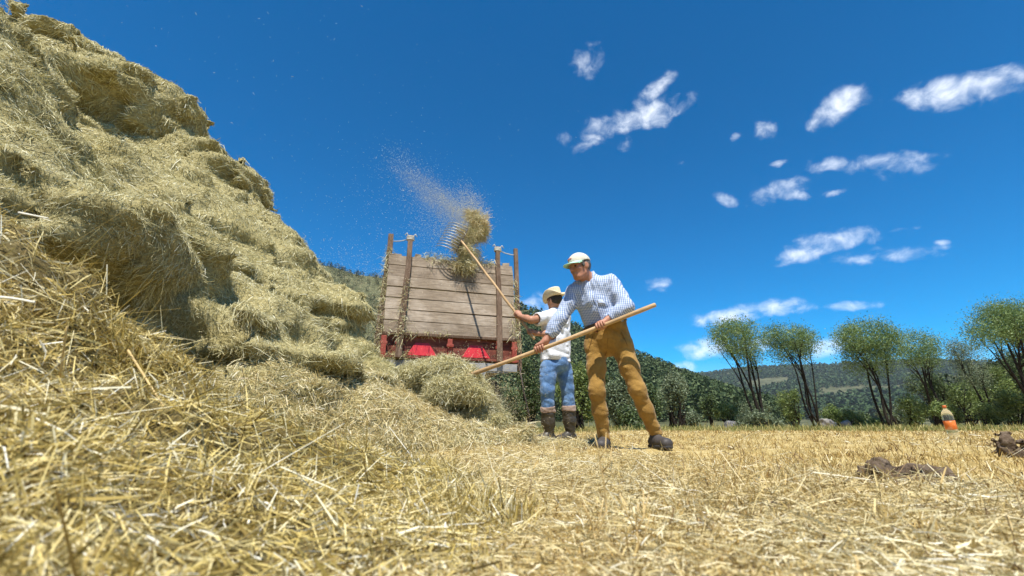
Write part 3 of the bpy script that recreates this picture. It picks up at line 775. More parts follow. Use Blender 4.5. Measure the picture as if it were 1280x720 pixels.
# a small drawbar prop hanging on the right, thin bent rod
m_ = MB(); m_.tube([T(WID+.02, .0, 1.02), T(WID+.07, -.02, .7), T(WID+.15, -.02, .35), T(WID+.2, 0, .05)], .012, 6); m_.build('prop_rod', STEEL, trailer, smooth=True)

# hay riding in the trailer and caught on its stakes
L_ = SDF(T(WID/2, 1.6, 1.6)-2.0, T(WID/2, 1.6, 1.6)+2.0, .06)
L_.ell(T(WID*.5, 2.15, 1.9), (WID/2-.04, 1.7, .76), R_T, k=0, n=4); L_.ell(T(WID*.44, .78, 2.44), (.55, .35, .3), R_T, k=.1)
L_.ell(T(WID*.72, .85, 2.42), (.5, .4, .28), R_T, k=.1)
L_.ripple(lambda p: .05*fbm(p*3, 3, 41), .4)
lv, lf = L_.mesh(); load = mesh_np('hay_load', lv, lf, HAY_DARK)
tag(load, 'hay heaped inside the wooden trailer behind its tailgate', 'hay load')
n = 9000
p, N = sample_mesh(lv, lf, n, lambda c, nn: np.clip(c[:, 2]-2.2, .02, 1))
d = rng.normal(size=(n, 3))+N*.5
o = mesh_np('load_stems', *ribbons(p-d*.01, d, rng.gamma(3, .03, n)+.04, rng.uniform(.004, .008, n), .18, 2, .1), HAY, load, smooth=False); tag(o, kind='stuff')
def along(a, b, n, spread):
    t = rng.random(n)[:, None]; return a*(1-t)+b*t+rng.normal(0, 1, (n, 3))*spread
pts = np.concatenate([along(T(-.06,.08,1.15), T(.0,.06,2.85), 1000, .035), along(T(WID-.05,.05,1.5), T(WID+.0,.05,2.5), 900, .028), along(T(.235,-.09,1.25), T(.29,-.09,2.3), 240, .025),
   along(T(0,-.03,1.47), T(WID*.5,-.03,1.47), 200, .014), along(T(.02,.03,1.14), T(.4,.03,1.14), 350, .035), along(T(.55,.0,2.73), T(1.45,.0,2.73), 900, .05), along(T(1.4,.0,2.75), T(1.7,.0,2.74), 260, .04), along(T(WID,-.03,1.3), T(WID,-.03,1.75), 160, .03)])
d = rng.normal(size=(len(pts), 3)); d[:, 2] -= .4
o = mesh_np('caught_hay', *ribbons(pts, d, rng.gamma(3, .02, len(pts))+.02, rng.uniform(.003, .007, len(pts)), .2, 2, .2), HAY, smooth=False)
tag(o, kind='stuff')

# ================================================================ forks, hay in the air
HANDLE = wood_mat('pale ash handle', (.50,.33,.17), (.62,.43,.235), (.70,.52,.31), (3, 3, 12), 5)
BRIGHT = mat_plain('worn bright steel', (.30,.30,.29), .5, .6, .5, .3, 40)
# --- the long handle held by the man in the check shirt
A1 = P(819, 381, 3.50); B1 = P(588, 468, 4.05)
dirp = nrm(B1-A1); tip = B1+dirp*.28
fork1 = empty('hay_fork', tip, 'long pale wooden hay fork angled down from the hands of the striped-shirt man', 'hay fork')
m_ = MB(); k = 14
pts = [A1*(1-i/k)+(B1+dirp*.12)*(i/k)+V(0, 0, -.012*math.sin(math.pi*i/k)) for i in range(k+1)]
m_.tube([A1-dirp*.006]+pts, [.010]+[.0175+.0015*math.sin(i*1.7) for i in range(k+1)], 12); m_.build('handle', HANDLE, fork1, smooth=True)
side1 = nrm(np.cross(dirp, V(0, 0, 1))); up1 = np.cross(side1, dirp)
def fork_head(parent, base, dr, sd, up, nt_, width, length, curve, rad):
    f = MB(); f.tube([base-sd*width/2, base+sd*width/2], rad*1.6, 8); f.tube([base-dr*.10, base+dr*.01], [.02, .016], 10)
    f.build('crossbar', STEEL, parent, smooth=True)
    for i in range(nt_):
        s_ = (i/(nt_-1)-.5)*width; p0 = base+sd*s_
        m_ = MB(); m_.tube([p0+dr*length*t+up*curve*(math.sin(t*math.pi*.62)*1.0) for t in np.linspace(0, 1, 8)], [rad*(1-.6*t) for t in np.linspace(0, 1, 8)], 6)
        m_.build('tine', BRIGHT, parent, smooth=True)
fork_head(fork1, B1+dirp*.14, dirp, side1, -up1, 4, .22, .30, .06, .005)
# --- the many-tined fork raised by the man in the straw hat
A2 = P(669, 424, 5.25); B2 = P(577, 301, 6.56)
d2 = nrm(B2-A2)
fork2 = empty('tined_hay_fork', A2, 'many-tined steel hay fork raised over the trailer on a pale wooden handle', 'hay fork')
m_ = MB(); pts = [A2*(1-i/12)+B2*(i/12) for i in range(13)]
m_.tube([p_+rng.normal(0, .003, 3) for p_ in pts], [.016+.0015*math.sin(i*2.1) for i in range(13)], 12); m_.build('handle', HANDLE, fork2, smooth=True)
cA, cB = P(585, 286, 6.66), P(570, 315, 6.54)
sd = nrm(cB-cA); tipc = P(567, 281, 6.74); dr = nrm(tipc-(cA+cB)/2-0*sd); dr = nrm(dr-sd*np.dot(dr, sd)); up = np.cross(sd, dr)
if up[1] > 0: up = -up
f = MB(); f.tube([cA, cB], .011, 8); f.tube([B2-d2*.03, (cA+cB)/2+dr*.02], [.019, .013], 10); f.build('crossbar', STEEL, fork2, smooth=True)
for i in range(10):
    p0 = cA+(cB-cA)*(i/9); m_ = MB(); ln = .34
    m_.tube([p0+dr*ln*t+up*.10*math.sin(t*math.pi*.8) for t in np.linspace(0, 1, 9)], [.0105*(1-.5*t) for t in np.linspace(0, 1, 9)], 6); m_.build('tine', BRIGHT, fork2, smooth=True)

def hay_clump(name, label, cat, blobs, nst, voxel=.025, ripple=.05, length=.016, width=.0038, fray=.35, fluff=.02):
    lo = np.min([np.asarray(c)-max(r) for c, r in blobs], 0)-.15; hi = np.max([np.asarray(c)+max(r) for c, r in blobs], 0)+.15
    g = SDF(lo, hi, voxel)
    for c, r in blobs: g.ell(c, r, None, k=.06)
    g.ripple(lambda p: ripple*fbm(p*6, 3, 77)+ripple*.5*np.abs(fbm(p*16, 2, 79)), .3)
    v, f = g.mesh(); v = relax(v, f, 1); o = mesh_np(name, v, f, HAY_DARK); tag(o, label, cat)
    p, N = sample_mesh(v, f, nst)
    d = rng.normal(size=(nst, 3)); d -= N*(d*N).sum(1)[:, None]*.7; d += N*rng.normal(.3, fray, (nst, 1)); d[:, 2] -= .25
    q = mesh_np('loose_stems', *ribbons(p-N*.004+N*np.abs(rng.normal(0, fluff, (nst, 1)))-V(0, 0, 1)*np.abs(rng.normal(0, fluff*.8, (nst, 1))), d, rng.gamma(3, length*.9, nst)+.02, width*rng.uniform(.6, 1.3, nst), .18, 2, .1), HAY, o, smooth=False); tag(q, kind='stuff')
    return o
def Pr(px, py, y, rx, rz, ry=None):
    s = y/FPX*1.0; c = P(px, py, y); return (c, (rx*s, (ry or min(rx, rz))*s, rz*s))
TOSS = [Pr(592,294,6.84,13,17,13), Pr(599,278,6.86,10,12,10), Pr(604,288,6.84,8,14,9), Pr(586,314,6.78,11,11,12), Pr(580,330,6.70,10,9,9), Pr(574,300,6.74,6,12,8), Pr(592,268,6.86,6,6,6)]
toss = hay_clump('tossed_hay', 'clump of hay falling into the trailer from the raised tined fork', 'hay clump', [(c, np.array(r)*.62) for c, r in TOSS], 7000, .02, .10, .018, .0042, .8, .03)
ps, ds = [], []
for c, r in [(c_, np.array(r_)) for c_, r_ in TOSS]:                          # loose wisps tearing away from the clump
    for _ in range(9):
        u = nrm(rng.normal(size=3)); q0 = c+u*r*rng.uniform(.55, 1.25); m_ = 70
        ps.append(q0+rng.normal(0, 1, (m_, 3))*r*V(.22, .22, .30)); ds.append(nrm(u+V(-.3, 0, -.7))+rng.normal(0, .55, (m_, 3)))
ps, ds = np.concatenate(ps), np.concatenate(ds); n = len(ps)
o = mesh_np('torn_wisps', *ribbons(ps, ds, rng.gamma(3, .022, n)+.03, rng.uniform(.003, .0055, n), .2, 2, .15), STRAW, toss, smooth=False); tag(o, kind='stuff')
hay_clump('forked_hay', 'big heap of hay being lifted on the fork in front of the trailer', 'hay heap',
  [Pr(574,480,3.98,20,14,15), Pr(556,488,4.02,24,16,18), Pr(590,490,4.0,16,12,14), Pr(580,472,4.15,20,14,15), Pr(560,462,4.2,18,14,14), Pr(545,466,4.35,30,18,26), Pr(572,486,4.3,34,24,26), Pr(520,470,4.4,24,16,22), Pr(603,508,4.25,20,20,22), Pr(560,508,4.35,44,24,34), Pr(535,500,4.4,40,28,30), Pr(500,490,4.45,24,22,26), Pr(590,525,4.25,36,16,30), Pr(620,528,4.2,16,12,20)], 42000, .03, .05, .013, .0034, .3)

# chaff and dust flying from both heaps
def flakes(spec):
    ps = []
    for c, s_, n in spec: ps.append(np.asarray(c)+rng.normal(0, 1, (n, 3))*np.asarray(s_))
    return np.concatenate(ps)
def plume(a, b, n, s0, s1):
    """dust trail widening from a to b"""
    a, b = np.asarray(a), np.asarray(b); t = rng.random((n, 1))**1.3
    return a*(1-t)+b*t+rng.normal(0, 1, (n, 3))*(s0+(s1-s0)*t)
q = [(P(590,265,6.8), (.15,.15,.17), 3000), (P(500,260,6.3), (.5,.4,.5), 900), (P(430,270,6.0), (.9,.5,.6), 260), (P(560,330,6.1), (.3,.2,.25), 300),
     (P(608,510,4.2), (.16,.12,.22), 2600), (P(625,520,4.15), (.12,.1,.16), 1000), (P(585,470,4.2), (.3,.15,.15), 600), (P(660,500,4.2), (.2,.2,.2), 200),
     (P(440,390,5.6), (.28,.4,.42), 6000), (P(300,120,4.5), (1.6,.8,1.0), 160), (P(440,150,5), (1.6,.8,1.3), 170)]
PL = [plume(P(594,280,6.8), P(490,195,6.8), 5000, .06, .16), plume(P(594,288,6.8), P(520,235,6.8), 5500, .08, .2), plume(P(585,300,6.7), P(530,280,6.7), 4000, .08, .22), plume(P(603,274,6.8), P(575,235,6.8), 3000, .06, .12)]
pts = np.concatenate([flakes(q)]+PL); pts = pts[(pts[:, 2] > .04)]
CHAFF = mat_island('flying chaff', [(0, (.50,.42,.20)), (.5, (.70,.61,.36)), (1, (.86,.80,.60))], .6, .3, .55)
n = len(pts)
o = mesh_np('flying_chaff', *ribbons(pts, rng.normal(size=(n, 3)), rng.gamma(2, .0045, n)+.004, rng.uniform(.0016, .0036, n), .1, 1), CHAFF, smooth=False); tag(o, kind='stuff')

# fine dust hanging where the hay was thrown
DUST = bpy.data.materials.new('hay dust'); DUST.use_nodes = True; nt = DUST.node_tree; nt.nodes.remove(nt.nodes['Principled BSDF'])
pv = nt.nodes.new('ShaderNodeVolumePrincipled'); pv.inputs['Color'].default_value = (.90,.78,.52,1); pv.inputs['Anisotropy'].default_value = .2
tc_ = nt.nodes.new('ShaderNodeTexCoord'); nn = nt.nodes.new('ShaderNodeTexNoise'); nn.inputs['Scale'].default_value = 3.2; nn.inputs['Detail'].default_value = 4; nn.inputs['Distortion'].default_value = .8
nt.links.new(tc_.outputs['Object'], nn.inputs['Vector'])
ln = nt.nodes.new('ShaderNodeVectorMath'); ln.operation = 'LENGTH'
mpd = nt.nodes.new('ShaderNodeMapping'); mpd.inputs['Location'].default_value = (-1, -1, -1); mpd.inputs['Scale'].default_value = (2, 2, 2)
nt.links.new(tc_.outputs['Generated'], mpd.inputs[0]); nt.links.new(mpd.outputs[0], ln.inputs[0])
def mth(op, a, b_=None, clamp=False):
    n_ = nt.nodes.new('ShaderNodeMath'); n_.operation = op; n_.use_clamp = clamp
    for i_, x_ in enumerate((a, b_)):
        if x_ is None: continue
        if isinstance(x_, (int, float)): n_.inputs[i_].default_value = x_
        else: nt.links.new(x_, n_.inputs[i_])
    return n_.outputs[0]
fall = mth('SUBTRACT', 1.0, ln.outputs['Value'], True); fall = mth('POWER', fall, 1.4)
dn = mth('MULTIPLY', mth('MULTIPLY', mth('SUBTRACT', nn.outputs['Fac'], .38), 3.0, True), fall)
nt.links.new(mth('MULTIPLY', dn, 1.8), pv.inputs['Density']); nt.links.new(pv.outputs[0], nt.nodes['Material Output'].inputs['Volume'])
for a, b_, ra in ((P(596,285,6.85), P(500,215,6.95), .34), (P(600,296,6.85), P(560,255,6.85), .36), (P(640,520,4.2), P(590,480,4.25), .24)):
    c = (a+b_)/2; ax = nrm(b_-a); L_2 = np.linalg.norm(b_-a)/2+ra*.8
    me = bpy.data.meshes.new('dust_cloud'); import bmesh; bm = bmesh.new(); bmesh.ops.create_icosphere(bm, subdivisions=3, radius=1.0); bm.to_mesh(me); bm.free()
    o = link('dust_cloud', me, DUST); z_ = np.cross(ax, V(0, 1, 0)); z_ = nrm(z_); y_ = np.cross(z_, ax)
    M = Matrix.Identity(4)
    for i_, (vec, sc_) in enumerate(((ax, L_2), (y_, ra), (z_, ra))):
        for j_ in range(3): M[j_][i_] = float(vec[j_]*sc_)
    M.translation = Vector(c); o.matrix_world = M; tag(o, kind='stuff')
# ================================================================ trees and shrubs
BARK = mat_noise('willow bark', [(.3, (.014,.011,.009)), (.6, (.032,.026,.02)), (.8, (.07,.056,.044))], 6, .95, .8, None, 6, stretch=(3, 3, .6), spec=.1, bump_d=.03)
LEAF_W = mat_island('willow leaves', [(0, (.055,.10,.026)), (.35, (.13,.205,.056)), (.7, (.215,.30,.095)), (1, (.34,.41,.18))], .5, .35, .28, ((.7,.8,.75), .7), .5)
LEAF_G = mat_island('grey sallow leaves', [(0, (.07,.10,.052)), (.4, (.145,.185,.10)), (.75, (.21,.255,.145)), (1, (.31,.345,.225))], .55, .35, .22, ((.7,.75,.65), .7), .6)
LEAF_D = mat_island('dark shrub leaves', [(0, (.032,.052,.018)), (.4, (.068,.10,.034)), (.75, (.11,.15,.055)), (1, (.17,.21,.09))], .55, .3, .2, ((.7,.8,.6), .7), .6)
LEAF_Y = mat_island('bright shrub leaves', [(0, (.07,.105,.026)), (.4, (.155,.21,.055)), (.75, (.225,.285,.085)), (1, (.31,.36,.14))], .5, .35, .28, ((.7,.8,.6), .7), .6)
PINE = mat_island('pine needles', [(0, (.010,.018,.008)), (.5, (.022,.036,.014)), (1, (.05,.07,.028))], .6, .3, .1)
def crown_points(c, r, nclump, per, spread, hollow=.45, top=.0):
    u = rng.normal(size=(nclump, 3)); u /= np.linalg.norm(u, axis=1)[:, None]
    if top: u[:, 2] = np.abs(u[:, 2])*rng.choice([1, 1, 1, -1], nclump)*1.0
    rr = hollow+(1-hollow)*rng.random((nclump, 1))**.6
    rr = rr*(1+.28*fbm(u*2.4+np.asarray(c)[None, :], 2, 5))[:, None]
    cc = np.asarray(c)+u*rr*np.asarray(r)
    return (cc[:, None, :]+rng.normal(size=(nclump, per, 3))*spread).reshape(-1, 3), cc
def limb(mb, a, b, r0, r1, wob=.12, n=7, sides=7):
    a = np.asarray(a, float); b = np.asarray(b, float); L = np.linalg.norm(b-a)
    off = rng.normal(0, wob*L*.35, 3)*V(1, 1, .2); off2 = rng.normal(0, wob*L*.2, 3)*V(1, 1, .2)
    pts = [a*(1-t)+b*t+off*math.sin(math.pi*t)+off2*math.sin(2*math.pi*t) for t in np.linspace(0, 1, n)]
    mb.tube(pts, [r0*(1-t)+r1*t for t in np.linspace(0, 1, n)], sides); return pts
def tree(label, base_px, Y, crowns, stems, leafmat, name='willow_tree', cat='tree', group=None, leaf=.105, dens=5.0, r0=.14, spread=.24, sub_=2):
    """crowns: photo ellipses (px, py, half width, half height) standing at distance Y; stems: photo points the stems lead through"""
    base = P(base_px, 536, Y); base[2] = float(ground_z(np.array([base[0]]), np.array([base[1]]))[0])-.03
    t = empty(name, base, label, cat, group)
    sc_ = np.linalg.norm(P(base_px+1, 470, Y)-P(base_px, 470, Y)); scv = abs(P(base_px, 471, Y)[2]-P(base_px, 470, Y)[2])
    mb = MB(); lp = []
    for ci, (px, py, hw, hh) in enumerate(crowns):
        yy = Y+rng.uniform(-.6, .6); c = P(px, py, yy); r = (hw*sc_, .85*hw*sc_, hh*scv)
        area = hw*hh
        p, cc = crown_points(c, r, int(dens*area*.075)+14, 26, spread); lp.append(p)
        mine = [s_ for s_ in stems if s_[0] == ci] or [(ci, 0)]
        for s_ in mine:
            foot = base+V(rng.normal(0, .16), rng.normal(0, .16), 0)+V(s_[1]*sc_*.3, 0, 0)
            top = c+V(s_[1]*sc_, rng.normal(0, .3*r[1]), -.25*r[2])
            pts = limb(mb, foot, top, r0*rng.uniform(.45, .68), r0*.2, .07, 9)
            for _ in range(sub_):
                q = pts[rng.integers(4, 8)]; e = cc[rng.integers(len(cc))]
                pp = limb(mb, q, e, r0*.25, r0*.07, .1, 6, 5)
                for _k in range(3): limb(mb, pp[rng.integers(2, 5)], cc[rng.integers(len(cc))], r0*.10, r0*.035, .1, 5, 4)
    mb.build('trunk', BARK, t, smooth=True)
    lp = np.concatenate(lp)
    mesh_np('crown', *leaf_quads(lp, leaf, 2.4, .35), leafmat, t, smooth=False)
    return t
WG = 'multi-stemmed willows along the far edge of the field'
tree('willow with rounded crown leaning left, its trunk forked low, nearest the men', 957, 31, [(918,424,30,24),(936,440,18,20),(903,418,16,14),(925,410,20,12)], [(0,0),(1,3),(1,8)], LEAF_W, group=WG, r0=.17)
tree('flat-topped willow with three dark stems fanning up, beside a grey bush', 1020, 32, [(985,424,30,18),(968,420,14,13),(1003,428,20,16),(988,440,24,16)], [(0,-4),(0,6),(2,2),(3,0)], LEAF_W, group=WG, r0=.13)
tree('tallest broad-crowned willow with a V of two long bare stems', 1117, 31, [(1085,424,36,26),(1064,424,20,18),(1106,430,22,26),(1082,447,30,22)], [(0,-2),(2,-3),(3,2)], LEAF_W, group=WG, r0=.16)
tree('narrow willow with small round crown above dark bushes, right of the V-stemmed one', 1176, 33, [(1148,432,24,20),(1160,446,14,16),(1140,446,14,12)], [(0,0),(1,2),(1,-4)], LEAF_W, group=WG, r0=.15)
tree('slanting willow with thin grey crown and a long leaning trunk', 1246, 34, [(1206,446,18,22),(1216,470,18,16),(1196,440,10,14)], [(0,0),(1,2)], LEAF_G, group=WG, r0=.15, dens=4)
tree('large spreading willow with wide airy crown at the field corner', 1300, 29, [(1262,402,40,20),(1236,418,26,17),(1290,410,40,26),(1244,392,20,12),(1282,388,34,14)], [(0,0),(1,10),(2,0),(2,8)], LEAF_W, group=WG, r0=.20, spread=.3)
def shrub(label, px, py, hw, hh, Y, mat, name='shrub', cat='shrub', leaf=.135, dens=1.6, nst=5, group=None, lob=4):
    sc_ = np.linalg.norm(P(px+1, py, Y)-P(px, py, Y)); c = P(px, py, Y)
    gz = float(ground_z(np.array([c[0]]), np.array([c[1]]))[0]); base = V(c[0], c[1], gz-.03)
    t = empty(name, base, label, cat, group); mb = MB(); lp = []
    bl = [(c, V(hw*.8*sc_, hw*.7*sc_, hh*.8*sc_))]
    for _ in range(lob): bl.append((c+rng.normal(0, .42, 3)*V(hw*sc_, hw*sc_*.7, hh*sc_*.8), V(hw, hw, hh)*sc_*rng.uniform(.38, .55)))
    for c2, r in bl:
        p, cc = crown_points(c2, r, int(dens*hw*hh*.05/len(bl)*3)+10, 26, .2*max(.6, min(1, hw*sc_/1.5)), .35)
        p = p[p[:, 2] > gz+.05]; lp.append(p)
        for _ in range(max(1, nst//2)): limb(mb, base+V(rng.normal(0, .2*hw*sc_), rng.normal(0, .15), 0), cc[rng.integers(len(cc))], .05+.02*hw*sc_, .015, .12, 6, 5)
    mb.build('stems', BARK, t, smooth=True)
    mesh_np('foliage', *leaf_quads(np.concatenate(lp), leaf, 2.0, .2), mat, t, smooth=False); return t
SG = 'shrubs and small trees behind the field'
SH = [('tall grey-green sallow between the two men\'s legs and beyond them', 778,500,24,44,24,LEAF_G),
 ('dark bush low behind the legs of the man in brown trousers', 790,534,22,20,22,LEAF_D),
 ('green thicket tree right behind the jeans of the man in rubber boots', 722,488,20,34,23,LEAF_Y),
 ('dark thicket between the trailer and the jeans', 664,492,20,36,25,LEAF_D),
 ('grey willow bush right of the brown trousers', 838,496,18,30,27,LEAF_G),
 ('small dark tree beside the right leg of the brown trousers', 812,508,14,30,26,LEAF_D),
 ('small low grey bush by a dark trunk, right of the brown shoe', 865,522,10,11,32,LEAF_G),
 ('dark clipped-looking tree left of the round pale bush', 886,508,12,18,36,LEAF_D),
 ('round pale green ball-shaped bush on a short stem', 912,514,14,13,33,LEAF_Y),
 ('low grey sallow bush at the foot of the first willow', 936,527,20,11,31,LEAF_G),
 ('pale green upright bush between the first two willows', 990,510,16,24,38,LEAF_Y),
 ('small grey shrub left of the fan-stemmed willow', 968,528,12,10,31,LEAF_G),
 ('green rounded bush right of the fan-stemmed willow', 1046,520,16,16,35,LEAF_Y),
 ('dull dark bush between rounded green bushes', 1076,522,14,14,36,LEAF_D),
 ('low bright bush left of the V-stemmed willow', 1098,530,16,9,32,LEAF_Y),
 ('big pale bush right of the V-stemmed willow', 1137,514,20,22,34,LEAF_Y),
 ('dark bush under the narrow willow', 1168,490,22,30,38,LEAF_D),
 ('pale bush behind the bottle and right of the narrow willow', 1203,492,20,24,38,LEAF_Y),
 ('low green bush behind the soil clod', 1232,518,22,16,33,LEAF_Y),
 ('green bush at the foot of the large spreading willow', 1266,508,20,24,31,LEAF_Y),
 ('dark tall bush under the large spreading willow', 1262,462,24,36,40,LEAF_D),
 ('dark bush between the slanting willow and the narrow one', 1224,486,16,26,41,LEAF_D),
 ('small clipped round green shrub just left of the bottle cap', 1172,512,6,8,27,LEAF_Y),
 ('grey bush far left, between haystack and trailer', 462,462,14,22,30,LEAF_G),
 ('dark bush beside the trailer wheel', 640,516,16,20,24,LEAF_D),
 ('tall dark tree rising behind the brown trousers', 752,470,16,34,33,LEAF_D),
 ('pale grey-green bush under the first willow, behind its trunk', 946,512,13,18,37,LEAF_G),
 ('bright low bush right of the grey boulder by the fan-stemmed willow', 1064,524,12,11,34,LEAF_Y),
 ('spreading grey-green bush between the V-stemmed willow and the big pale bush', 1122,520,14,16,38,LEAF_G),
 ('bright bushy tree just right of the slanting willow', 1254,488,18,30,36,LEAF_Y),
 ('dense dark tree at the far right edge below the big willow crown', 1284,462,24,44,37,LEAF_D),
 ('round mid-green bush behind the narrow willow trunk', 1186,516,14,15,36,LEAF_Y),
 ('grey tree rising behind the grey willow bush', 850,486,12,22,36,LEAF_G)]
for lab, px, py, hw, hh, Y, mat in SH: shrub(lab, px, py, hw, hh, Y, mat, group=SG)
# woods covering the slopes: far too many to count
def blob_forest(name, x, y, z, hgt, nleaf, size, mat):
    n = len(x); u = rng.normal(size=(n, nleaf, 3)); u /= np.linalg.norm(u, axis=2)[..., None]
    t = np.clip(.5+.5*u[..., 2], 0, 1); taper = np.where(rng.random((n, 1)) < .45, 1.15-.95*t, 1.0)   # pines taper, broadleaves do not
    p = np.stack([x[:, None]+u[..., 0]*hgt[:, None]*.30*taper, y[:, None]+u[..., 1]*hgt[:, None]*.30*taper, z[:, None]+hgt[:, None]*(.52+.5*u[..., 2])], -1)
    sz = np.repeat(hgt, nleaf)*size
    o = mesh_np(name, *leaf_quads(p.reshape(-1, 3), sz, 1.5, .1), mat, smooth=False); tag(o, kind='stuff'); return o
FOREST = mat_island('hill forest leaves', [(0, (.032,.055,.022)), (.5, (.078,.11,.044)), (1, (.165,.20,.09))], .7, .2, .12, ((.65,.75,.6), .8), .02)
n = 6500; a = np.radians(rng.uniform(-32, 36, n)); r = rng.uniform(85, 345, n); x, y = r*np.sin(a), r*np.cos(a); z = ground_z(x, y)
keep = (hill_height(x, y) > 1.5) & ((np.degrees(a) > -6) | (rng.random(n) < .0)) & ((np.degrees(a) < 27) | (r < 260)); x, y, z, r = x[keep], y[keep], z[keep], r[keep]
blob_forest('hillside_woods', x, y, z-.5, rng.uniform(4.5, 9, len(x)), 110, .105, FOREST)
n = 1500; a = np.radians(rng.uniform(42, 66, n)); r = rng.uniform(105, 200, n); x, y = r*np.sin(a), r*np.cos(a); z = ground_z(x, y)
keep = hill_height(x, y) > .6; x, y, z = x[keep], y[keep], z[keep]
blob_forest('pine_woods', x, y, z-.4, rng.uniform(4.5, 8.5, len(x)), 150, .085, PINE)
n = 26000; a = np.radians(rng.uniform(16, 62, n)); r = rng.uniform(640, 2100, n); x, y = r*np.sin(a), r*np.cos(a); z = ground_z(x, y)
cl = fbm(np.stack([x/170, y/170, 0*x], -1), 3, 201)
keep = (cl > -.5) & ~((np.degrees(a) < 31) & (r > 1150) & (r < 1750) & (cl < -.15)); x, y, z = x[keep], y[keep], z[keep]
blob_forest('far_woods', x, y, z-1, rng.uniform(8, 15, len(x)), 16, .36, mat_island('far forest leaves', [(0, (.022,.045,.018)), (.5, (.042,.075,.028)), (1, (.075,.115,.045))], .8, .1, 0))

n = 2600; a = np.radians(rng.uniform(-34, -6, n)); r = rng.uniform(120, 330, n); x, y = r*np.sin(a), r*np.cos(a); z = ground_z(x, y)
blob_forest('hillside_scrub', x, y, z-.4, rng.uniform(1.2, 3.4, n), 40, .16, mat_island('scrub leaves', [(0, (.035,.042,.02)), (.5, (.075,.08,.042)), (1, (.13,.13,.07))], .8, .1, 0))
# ================================================================ small things on the field
# water bottle standing askew in the stubble
PET = bpy.data.materials.new('clear bottle plastic'); PET.use_nodes = True
b = PET.node_tree.nodes['Principled BSDF']; b.inputs['Base Color'].default_value = (.94,.97,1,1); b.inputs['Roughness'].default_value = .12
b.inputs['Transmission Weight'].default_value = .95; b.inputs['IOR'].default_value = 1.07
bb = P(1193, 547, 4.75); bb[2] = float(ground_z(np.array([bb[0]]), np.array([bb[1]]))[0])+.004
ax = nrm(P(1180, 512, 4.75)-P(1193, 547, 4.75)); ax = nrm(V(-.10, -.05, 1)); bx = nrm(np.cross(V(0, 1, 0), ax)); Rb = np.stack([bx, np.cross(ax, bx), ax], 1)
bot = empty('water_bottle', bb, 'clear plastic bottle with orange label standing askew in the stubble', 'bottle')
prof = [(.001,.004),(.030,.0),(.043,.006),(.046,.02),(.043,.035),(.046,.05),(.043,.065),(.046,.08),(.0455,.095),(.0455,.195),(.046,.20),(.044,.215),(.046,.23),(.040,.262),(.028,.285),(.016,.298),(.014,.31),(.014,.316)]
MB().lathe(prof, bb, Rb, 28).build('bottle_body', PET, bot, smooth=True)
ORANGE = mat_noise('orange label', [(.35, (.72,.16,.03)), (.55, (.80,.22,.05)), (.72, (.86,.55,.40))], 22, .45, .05, None, 3)
MB().lathe([(.0462,.105),(.0468,.106),(.0468,.188),(.0462,.189)], bb, Rb, 28).build('bottle_label', ORANGE, bot, smooth=True)
MB().lathe([(.001,.334),(.015,.334),(.0165,.330),(.0165,.312),(.0135,.311)], bb, Rb, 20).build('bottle_cap', mat_plain('orange cap', (.75,.17,.04), .4), bot, smooth=True)
# clods of dug earth
SOIL = mat_noise('dug brown earth', [(.25, (.045,.030,.020)), (.5, (.11,.078,.052)), (.75, (.21,.165,.12))], 22, .95, 1.0, 60, 6, spec=.1, bump_d=.012)
def clod(label, blobs, cat='clod', name='soil_clod', straw=60):
    lo = np.min([np.asarray(c)-max(r) for c, r in blobs], 0)-.05; hi = np.max([np.asarray(c)+max(r) for c, r in blobs], 0)+.05
    g = SDF(lo, hi, .007)
    for c, r in blobs: g.ell(c, r, None, k=.02, n=2.6)
    g.ripple(lambda p: .020*fbm(p*19, 3, 301)+.016*np.abs(fbm(p*48, 2, 303)), .09)
    v, f = g.mesh(); o = mesh_np(name, v, f, SOIL); tag(o, label, cat)
    if straw:
        p, N = sample_mesh(v, f, straw); d = rng.normal(size=(straw, 3)); q = mesh_np('clinging_straw', *ribbons(p, d, rng.gamma(3, .012, straw)+.01, .0018, .1, 2), STRAW, o, smooth=False); tag(q, kind='stuff')
    return o
g0 = lambda p, dz=0.0: V(p[0], p[1], float(ground_z(np.array([p[0]]), np.array([p[1]]))[0])+dz)
c = P(1256, 560, 2.62)
clod('upright lump of dug brown turf standing on the scraped ground', [(g0(c, .06), (.040,.042,.066)), (g0(c+V(.015,0,0), .025), (.046,.045,.04))], straw=40)
c = P(1278, 556, 2.8)
clod('wide low clod of grey-brown earth beside the upright turf lump', [(g0(c+V(.06,0,0), .04), (.07,.05,.045)), (g0(c+V(.03,-.05,0), .0), (.035,.03,.022))])
c = G(1284, 604)
clod('dark clod at the right end of the scraped ground', [(g0(c+V(.02,0,0), .008), (.028,.03,.02)), (g0(c+V(.035,.02,0), .016), (.022,.025,.018))], straw=30)
c = G(1140, 603)
heap = [(g0(c+V(rng.normal(0, .06), rng.normal(0, .09), 0), .0), (rng.uniform(.025, .06), rng.uniform(.03, .06), rng.uniform(.02, .05))) for _ in range(16)]
clod('low crumbly heap of scraped brown soil in the stubble', heap, 'soil heap', 'soil_heap', 160)
c = G(960, 642)
clod('small flat scrap of bare soil in the straw below the brown shoe', [(g0(c+V(dx, dy, 0), -.002), (.04,.03,.016)) for dx, dy in ((-.05,0),(.04,.02),(.0,-.03))], 'soil heap', 'soil_heap', 60)
